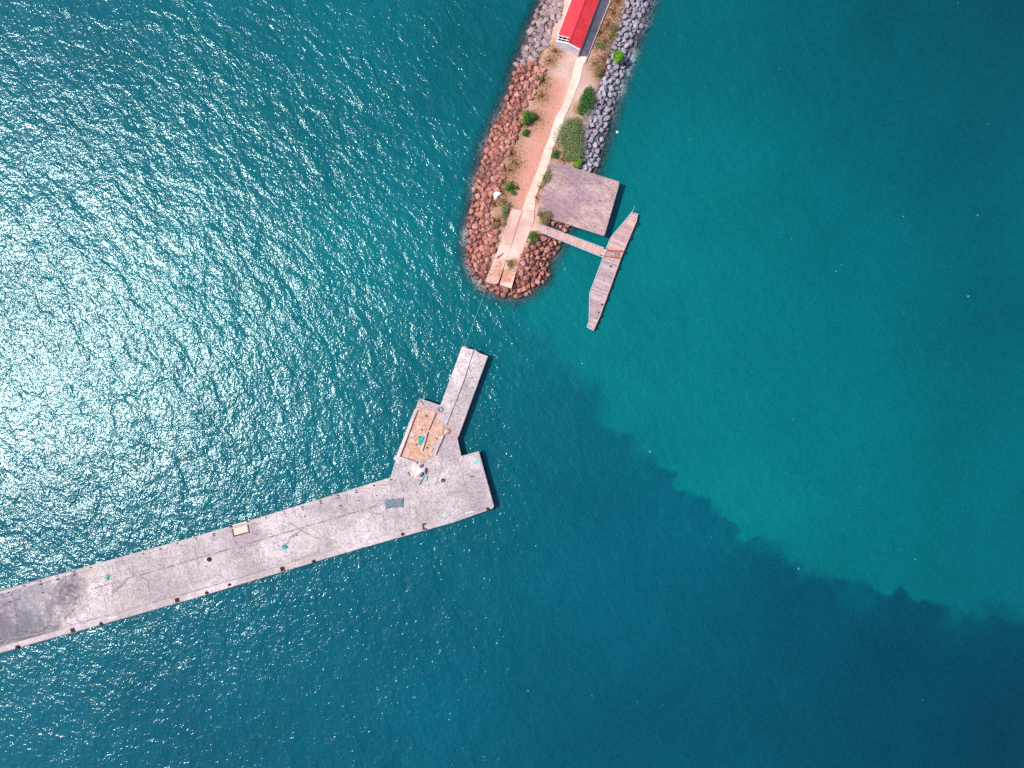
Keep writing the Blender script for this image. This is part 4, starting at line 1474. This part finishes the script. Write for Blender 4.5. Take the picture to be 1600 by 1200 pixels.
def scatter(poly, rmin, rmax, n_try, seed, overlap=0.8, bias=1.6):
    """pack discs of mixed sizes into an outline, the large ones first"""
    rng = np.random.default_rng(seed)
    x0, x1 = min(p[0] for p in poly), max(p[0] for p in poly)
    y0, y1 = min(p[1] for p in poly), max(p[1] for p in poly)
    out = []
    ax = np.empty(0)
    ay = np.empty(0)
    ar = np.empty(0)
    rs = np.sort(rmin + (rmax - rmin) * rng.random(n_try) ** bias)[::-1]
    cand = np.stack([x0 + (x1 - x0) * rng.random(n_try), y0 + (y1 - y0) * rng.random(n_try)], -1)
    ok = inside(cand[:, 0], cand[:, 1], poly)
    for (x, y), r, k in zip(cand, rs, ok):
        if not k:
            continue
        if len(ax) and np.any(np.hypot(ax - x, ay - y) < (ar + r) * overlap):
            continue
        ax, ay, ar = np.append(ax, x), np.append(ay, y), np.append(ar, r)
        out.append((x, y, r))
    return out


def W(pts, z=0.8):
    return [(p.x, p.y) for p in PL(pts, z)]


RED_WEST = W([(808, 100), (822, 96), (846, 106), (852, 120), (838, 135), (836, 152), (824, 166), (808, 176), (812, 200), (806, 222), (798, 240), (786, 252), (788, 276), (780, 300), (768, 312),
              (764, 330), (771, 345), (779, 362), (775, 382), (767, 402), (759, 424), (755, 440), (750, 444), (738, 426), (729, 400), (729, 352), (740, 304), (745, 272), (758, 227), (771, 196), (785, 167), (796, 142)])
RED_TIP = W([(757, 441), (779, 446), (799, 452), (806, 436), (813, 408), (822, 384), (830, 372), (845, 372), (862, 372), (882, 362), (892, 346), (872, 340), (858, 348), (880, 356), (884, 372), (872, 390), (859, 412), (854, 436), (828, 457), (806, 466), (781, 462), (756, 450)])
GREY_EAST = W([(984, -12), (961, 54), (956, 80), (946, 113), (937, 132), (936, 148), (923, 183), (916, 197), (914, 222), (910, 245), (905, 262), (931, 268), (944, 222), (952, 197), (955, 186), (966, 143), (979, 103), (990, 75), (1007, 33), (1022, -12)])
GREY_WEST = W([(882, -12), (876, 22), (866, 45), (850, 76), (838, 96), (822, 98), (806, 103), (818, 75), (828, 42), (846, 0), (850, -12)])
GREY_FAR_E = W([(984, -12), (1022, -12), (1075, -190), (1035, -190)])
GREY_FAR_W = W([(882, -12), (850, -12), (878, -190), (905, -190)])

red_protos = [rock_mesh('red_boulder', 100 + i, 0.72, 13 + i % 5 * 2) for i in range(10)]
grey_protos = [rock_mesh('grey_stone', 200 + i, 0.62) for i in range(10)]
flat_protos = [rock_mesh('flat_stone', 300 + i, 0.42, 14) for i in range(7)]
for l, mt in ((red_protos, 'red_rock'), (grey_protos, 'grey_rock'), (flat_protos, 'pink_rock')):
    for me in l:
        me.materials.append(M[mt])


def place_rocks(name, protos, spots, cat, labfun, limit, rest_name, rest_label):
    spots = sorted(spots, key=lambda s: -s[2])
    for x, y, r in spots[:limit]:
        o = bpy.data.objects.new(name, random.choice(protos))
        COL.objects.link(o)
        z = ground_z(x, y)
        o.location = (x, y, max(z, -0.9) + r * (0.10 + 0.35 * random.random()))
        o.rotation_euler = (random.uniform(-0.5, 0.5), random.uniform(-0.5, 0.5), random.random() * 6.28)
        k = r * random.uniform(0.98, 1.18)
        o.scale = (k, k * random.uniform(0.85, 1.0), k * random.uniform(0.85, 1.15))
        lab, grp = labfun(x, y, r)
        tag(o, lab, cat, grp)
    rest = spots[limit:]
    return rest


def heap(name, protos, spots, mat, label):
    vs, fs = [], []
    for x, y, r, *zz in spots:
        me = random.choice(protos)
        z = zz[0] if zz else max(ground_z(x, y), -0.9) + r * 0.25
        mtx = Matrix.Translation((x, y, z)) @ Matrix.Rotation(random.random() * 6.28, 4, 'Z') @ Matrix.Rotation(random.uniform(-0.6, 0.6), 4, 'X') @ Matrix.Scale(r * 1.08, 4)
        b = len(vs)
        vs += [tuple(mtx @ v.co) for v in me.vertices]
        fs += [tuple(b + i for i in p.vertices) for p in me.polygons]
    if not vs:
        return
    me = bpy.data.meshes.new(name)
    me.from_pydata(vs, [], fs)
    me.update()
    me.materials.append(mat)
    o = bpy.data.objects.new(name, me)
    COL.objects.link(o)
    tag(o, label, kind='stuff')


def shore_d(x, y):
    d, _ = seg_dist(np.array([x]), np.array([y]), SHORE)
    return float(d[0])


def zone_y(y):
    return 600 - y / (K * (CAM_H - 0.8))


def lab_red(x, y, r):
    d, py = shore_d(x, y), zone_y(y)
    zone = 'just below the shed' if py < 190 else 'level with the spreading shrub' if py < 262 else 'level with the platform' if py < 345 else 'beside the landing'
    row = 'at the waterline' if d < 1.8 else 'halfway up' if d < 3.8 else 'at the top'
    size = 'large ' if r > 0.66 else ''
    return f'{size}red boulder {row} of the west bank, {zone}', f'{size}red boulders {row}, {zone}'


def lab_tip(x, y, r):
    d, py = shore_d(x, y), zone_y(y)
    zone = 'between landing and gangway' if py < 405 else 'right of the landing end' if py < 440 else 'in front of the landing end'
    row = 'half-submerged' if d < 1.3 else 'dry'
    return f'{row} brown-red boulder at the breakwater tip {zone}', f'{row} tip boulders {zone}'


def lab_grey(x, y, r):
    d, py = shore_d(x, y), zone_y(y)
    zone = 'beside the shed' if py < 72 else 'near the round green bush' if py < 118 else 'beside the long shrub' if py < 186 else 'just above the platform'
    row = 'at the waterline' if d < 1.7 else 'halfway up' if d < 3.6 else 'at the top'
    return f'grey stone {row} of the east bank, {zone}', f'grey stones {row}, {zone}'


def lab_flat(x, y, r):
    d = shore_d(x, y)
    row = 'at the waterline' if d < 1.8 else 'halfway down the slope' if d < 4.2 else 'near the wall'
    return f'flat pinkish-grey rock west of the shed, {row}', f'flat rocks west of the shed {row}'


red = scatter(RED_WEST, 0.24, 0.76, 18000, 1, 0.68, 2.0)
tip = scatter(RED_TIP, 0.24, 0.72, 9000, 2, 0.68, 2.0)
grey = scatter(GREY_EAST, 0.22, 0.72, 18000, 3, 0.68, 2.0)
flat = scatter(GREY_WEST, 0.30, 1.0, 6000, 4, 0.62)
print('ROCKS', len(red), len(tip), len(grey), len(flat))
r1 = place_rocks('red_boulder', red_protos, red, 'boulder', lab_red, 225, None, None)
r2 = place_rocks('red_boulder', red_protos, tip, 'boulder', lab_tip, 75, None, None)
r3 = place_rocks('armour_stone', grey_protos, grey, 'armour stone', lab_grey, 300, None, None)
r4 = place_rocks('flat_rock', flat_protos, flat, 'rock', lab_flat, 120, None, None)
small_red = scatter(RED_WEST, 0.14, 0.30, 2600, 11, 0.9) + scatter(RED_TIP, 0.14, 0.28, 900, 12, 0.9)
heap('rubble', red_protos, r1 + r2 + small_red, M['red_rock'], 'small red rubble filling the gaps between the boulders')
small_grey = scatter(GREY_EAST, 0.13, 0.26, 2600, 13, 0.9)
far = scatter(GREY_FAR_E, 0.35, 0.72, 2500, 14, 0.8)
heap('rubble', grey_protos, r3 + small_grey + far, M['grey_rock'], 'small grey rubble between the armour stones')
heap('rubble', flat_protos, r4 + scatter(GREY_WEST, 0.14, 0.32, 1400, 15, 0.9) + scatter(GREY_FAR_W, 0.4, 1.0, 800, 16, 0.75), M['pink_rock'], 'small pinkish rubble on the slope west of the shed')
# sunken stones along the foot of the banks, seen through the shallow edge
ring = []
for a, b in zip(SHORE[3:-4], SHORE[4:-3]):
    a, b = Vector((*a, 0)), Vector((*b, 0))
    n = int((b - a).length / 0.30)
    nn = Vector(((b - a).y, -(b - a).x, 0)).normalized()
    for i in range(n):
        p = a.lerp(b, (i + random.random()) / n)
        q = p + nn * 0.05
        if inside(np.array([q.x]), np.array([q.y]), SHORE)[0]:
            nn = -nn
        t_ = random.uniform(-0.3, 2.3)
        q = p + nn * t_
        r = random.uniform(0.25, 0.62)
        ring.append((q.x, q.y, r, -0.12 - 0.22 * max(t_, 0) - r * 0.25))
heap('rubble', grey_protos, ring, M['pink_rock'], 'sunken dark stones showing through the shallow edge of the water')


# ------------------------------------------------------------------ plants
def crown_mesh(seed, rx, ry, rz, n, leaf, clumps=7, flat=1.0):
    rng = np.random.default_rng(seed)
    cs = []
    for i in range(clumps):
        a = rng.random() * 6.283
        q = math.sqrt(rng.random()) * 0.72
        cs.append((math.cos(a) * q * rx, math.sin(a) * q * ry, rz * (0.35 + 0.45 * rng.random() * (1.1 - q)), 0.28 + 0.30 * rng.random()))
    vs, fs = [], []
    for i in range(n):
        c = cs[rng.integers(clumps)]
        v = rng.normal(size=3)
        v /= np.linalg.norm(v)
        rr = (0.55 + 0.5 * rng.random() ** 0.5) * c[3]
        x = c[0] + v[0] * rr * rx
        y = c[1] + v[1] * rr * ry
        z = max(0.04, c[2] + v[2] * rr * rz * 1.2 * flat)
        up = Vector((v[0] * 0.8 + rng.normal() * 0.45, v[1] * 0.8 + rng.normal() * 0.45, abs(v[2]) + 0.45 + rng.normal() * 0.3)).normalized()
        s = up.orthogonal().normalized()
        s.rotate(Matrix.Rotation(rng.random() * 6.28, 3, up))
        t = up.cross(s)
        L = leaf * (0.6 + 0.8 * rng.random())
        w = L * (0.42 + 0.2 * rng.random())
        p = Vector((x, y, z))
        b = len(vs)
        vs += [p - s * L * 0.5, p + t * w * 0.5 + up * L * 0.05, p + s * L * 0.5 - up * L * 0.12, p - t * w * 0.5 + up * L * 0.05]
        fs.append((b, b + 1, b + 2, b + 3))
    me = bpy.data.meshes.new('crown')
    me.from_pydata([tuple(v) for v in vs], [], fs)
    me.update()
    return me


def stem_mesh(seed, rx, ry, rz):
    rng = np.random.default_rng(seed)
    m = MB()
    for i in range(7):
        a = i * 0.9 + rng.random()
        q = 0.25 + 0.4 * rng.random()
        top = Vector((math.cos(a) * q * rx, math.sin(a) * q * ry, rz * (0.45 + 0.25 * rng.random())))
        mid = top * 0.5 + Vector((rng.normal() * 0.06, rng.normal() * 0.06, 0.08))
        m.tube((0, 0, -0.25), mid, 0.06, 6, 0.04)
        m.tube(mid, top, 0.04, 6, 0.012)
    me = bpy.data.meshes.new('stem')
    me.from_pydata(m.v, [], m.f)
    me.update()
    me.materials.append(M['bark'])
    return me


def plant(name, px, py, rx, ry, rz, ang, mat, label, seed, n=1500, leaf=0.17, clumps=9, cat='bush', z=None, group=None):
    zz = TOP_Z if z is None else z
    c = P(px, py, zz + rz * 0.5)
    c.z = (ground_z(c.x, c.y) if z is None else z) - 0.02
    root = empty(name, c, label, cat, group)
    root.rotation_euler = (0, 0, ang)
    me = crown_mesh(seed, rx, ry, rz, n, leaf, clumps)
    me.materials.append(M[mat])
    o = bpy.data.objects.new('crown', me)
    COL.objects.link(o)
    o.parent = root
    s = bpy.data.objects.new('stem', stem_mesh(seed + 1, rx, ry, rz))
    COL.objects.link(s)
    s.parent = root


plant('round_bush', 966.5, 90, 1.25, 1.25, 2.0, 0, 'leaf_bright', 'round bright green bush standing among the grey armour stones', 1001, 2600, 0.2, 11, z=1.5)
plant('long_shrub', 917, 158, 1.6, 3.3, 1.5, R(-18), 'leaf_dark', 'long dark green shrub between the path and the grey stones', 1002, 5200, 0.19, 22)
plant('spreading_shrub', 892, 214, 2.9, 4.4, 1.4, R(-10), 'leaf_grey', 'large spreading grey-green shrub between the path and grey stones', 1003, 9000, 0.19, 40)
plant('spreading_shrub', 897, 238, 2.2, 1.6, 1.1, R(30), 'leaf_grey', 'ragged grey-green shrub patch just above the platform edge', 1013, 2400, 0.18, 14)
plant('low_bush', 902.5, 252, 1.0, 1.0, 1.3, 0, 'leaf_bright', 'small bright yellow-green bush at the upper edge of the platform', 1004, 1500, 0.18, 8)
plant('low_bush', 866.5, 240, 0.9, 0.9, 0.9, 0, 'leaf_mid', 'small green bush beside the path at the corner of the platform', 1005, 900, 0.16, 6)
plant('low_bush', 825, 184, 1.35, 1.6, 1.6, R(-15), 'leaf_mid', 'bushy green shrub on the west side, the largest there', 1006, 2600, 0.19, 12)
plant('low_bush', 821, 206, 0.75, 0.9, 1.0, 0, 'leaf_dark', 'small dark bush just below the larger west-side shrub', 1007, 900, 0.17, 6)
plant('low_bush', 799.5, 294, 1.1, 1.3, 1.3, R(20), 'leaf_mid', 'dark-centred green bush beside the white spill on the west side', 1008, 1700, 0.19, 9)
plant('dry_shrub', 790, 325, 0.9, 2.2, 0.8, R(-15), 'leaf_grey', 'thin grey-green shrub strip left of the landing slabs', 1009, 1300, 0.16, 12)
plant('dry_shrub', 848, 339, 1.7, 1.5, 1.1, 0, 'leaf_dry', 'olive shrub at the lower left corner of the platform', 1010, 2200, 0.17, 14)
plant('dry_shrub', 854, 278, 0.75, 2.4, 0.7, R(-24), 'leaf_grey', 'grey-green weeds in a strip between path and platform', 1011, 1300, 0.15, 12)
plant('low_bush', 832.5, 372, 0.9, 1.3, 1.0, R(-15), 'leaf_mid', 'green bush in the angle of landing and gangway', 1012, 1400, 0.17, 9)
plant('low_bush', 842.5, 122.5, 0.85, 0.85, 0.9, 0, 'leaf_dry', 'olive green bush among the topmost red boulders', 1014, 900, 0.17, 7)
plant('dry_shrub', 935, 108, 1.0, 1.3, 0.8, R(-15), 'leaf_dry', 'yellow-green shrub above the long dark shrub', 1015, 1300, 0.16, 10)
plant('dry_shrub', 959, 48, 1.3, 1.6, 0.8, R(-20), 'leaf_dry', 'olive scrub at the top of the grey stones beside the shed', 1016, 1300, 0.16, 12)
plant('dry_shrub', 938.5, 71, 0.9, 0.9, 0.7, 0, 'leaf_grey', 'grey-green tuft on bare earth right of the paved strip', 1017, 600, 0.15, 7)
plant('dry_shrub', 776, 352, 0.7, 0.8, 0.6, 0, 'leaf_dry', 'small olive tuft among red boulders left of the landing', 1018, 500, 0.15, 6)
plant('dry_shrub', 797, 413, 0.7, 1.2, 0.5, R(-15), 'leaf_dry', 'sparse olive weeds growing on the soil of the landing end', 1019, 330, 0.14, 9, z=APRON_Z)

# dry grass: uncountable blades
vs, fs = [], []
rng = np.random.default_rng(55)
for px, py, r in DRY:
    c = P(px, py, TOP_Z)
    for i in range(int(42 * r * r)):
        a, q = rng.random() * 6.283, abs(rng.normal()) * 0.5 * r
        x, y = c.x + math.cos(a) * q, c.y + math.sin(a) * q
        z = ground_z(x, y) if i % 4 == 0 else z if i else TOP_Z
        if z < 0.7:
            continue
        h = 0.15 + 0.25 * rng.random()
        an = rng.random() * 6.283
        dx, dy = math.cos(an), math.sin(an)
        b = len(vs)
        w = 0.05
        lean = 0.22 * rng.random()
        vs += [(x - dy * w, y + dx * w, z - 0.1), (x + dy * w, y - dx * w, z - 0.1), (x + dx * lean + dy * w * .4, y + dy * lean - dx * w * .4, z + h), (x + dx * lean - dy * w * .4, y + dy * lean + dx * w * .4, z + h)]
        fs.append((b, b + 1, b + 2, b + 3))
me = bpy.data.meshes.new('dry_grass')
me.from_pydata(vs, [], fs)
me.update()
me.materials.append(M['straw'])
o = bpy.data.objects.new('dry_grass', me)
COL.objects.link(o)
tag(o, 'dry straw grass and weeds on the breakwater top', kind='stuff')

# ------------------------------------------------------------------ small things on the breakwater
gz = ground_z(*P(776, 306, 1.6)[:2])
crumpled('lime_spill', M['bag_white'], [(770, 302), (776, 299), (784, 301), (785, 306), (779, 309), (777, 313), (770, 315), (772, 309)], gz + 0.12, 0.5, 201, 'white lime spill lying against the red boulders on the west bank', 'spill')
crumpled('paper_heap', M['bag_white'], [(766, 353), (772, 351), (777, 355), (772, 357.5), (767, 357)], ground_z(*P(771, 354, 1.5)[:2]) + 0.15, 0.35, 211, 'small white litter heap left of the landing slabs', 'litter')
crumpled('brown_tarp', M['wood_brown'], [(775, 405), (779, 398), (786, 395), (787, 397), (783, 403)], APRON_Z - 0.03, 0.10, 221, 'leaf-shaped red-brown tarp lying on the landing slab', 'tarp')
c = P(964.6, 206.5, 0)
bo = empty('mooring_buoy', c, 'small white round buoy floating off the grey stones', 'buoy')
MB().lathe(c, [(0.04, -0.2), (0.2, -0.12), (0.28, 0.04), (0.24, 0.19), (0.13, 0.27), (0.05, 0.30)], 16).build('float', M['bag_white'], bo, smooth=True)
MB().torus(c + Vector((0, 0, 0.32)), 0.07, 0.02, 12, 6).build('ring', M['iron'], bo)
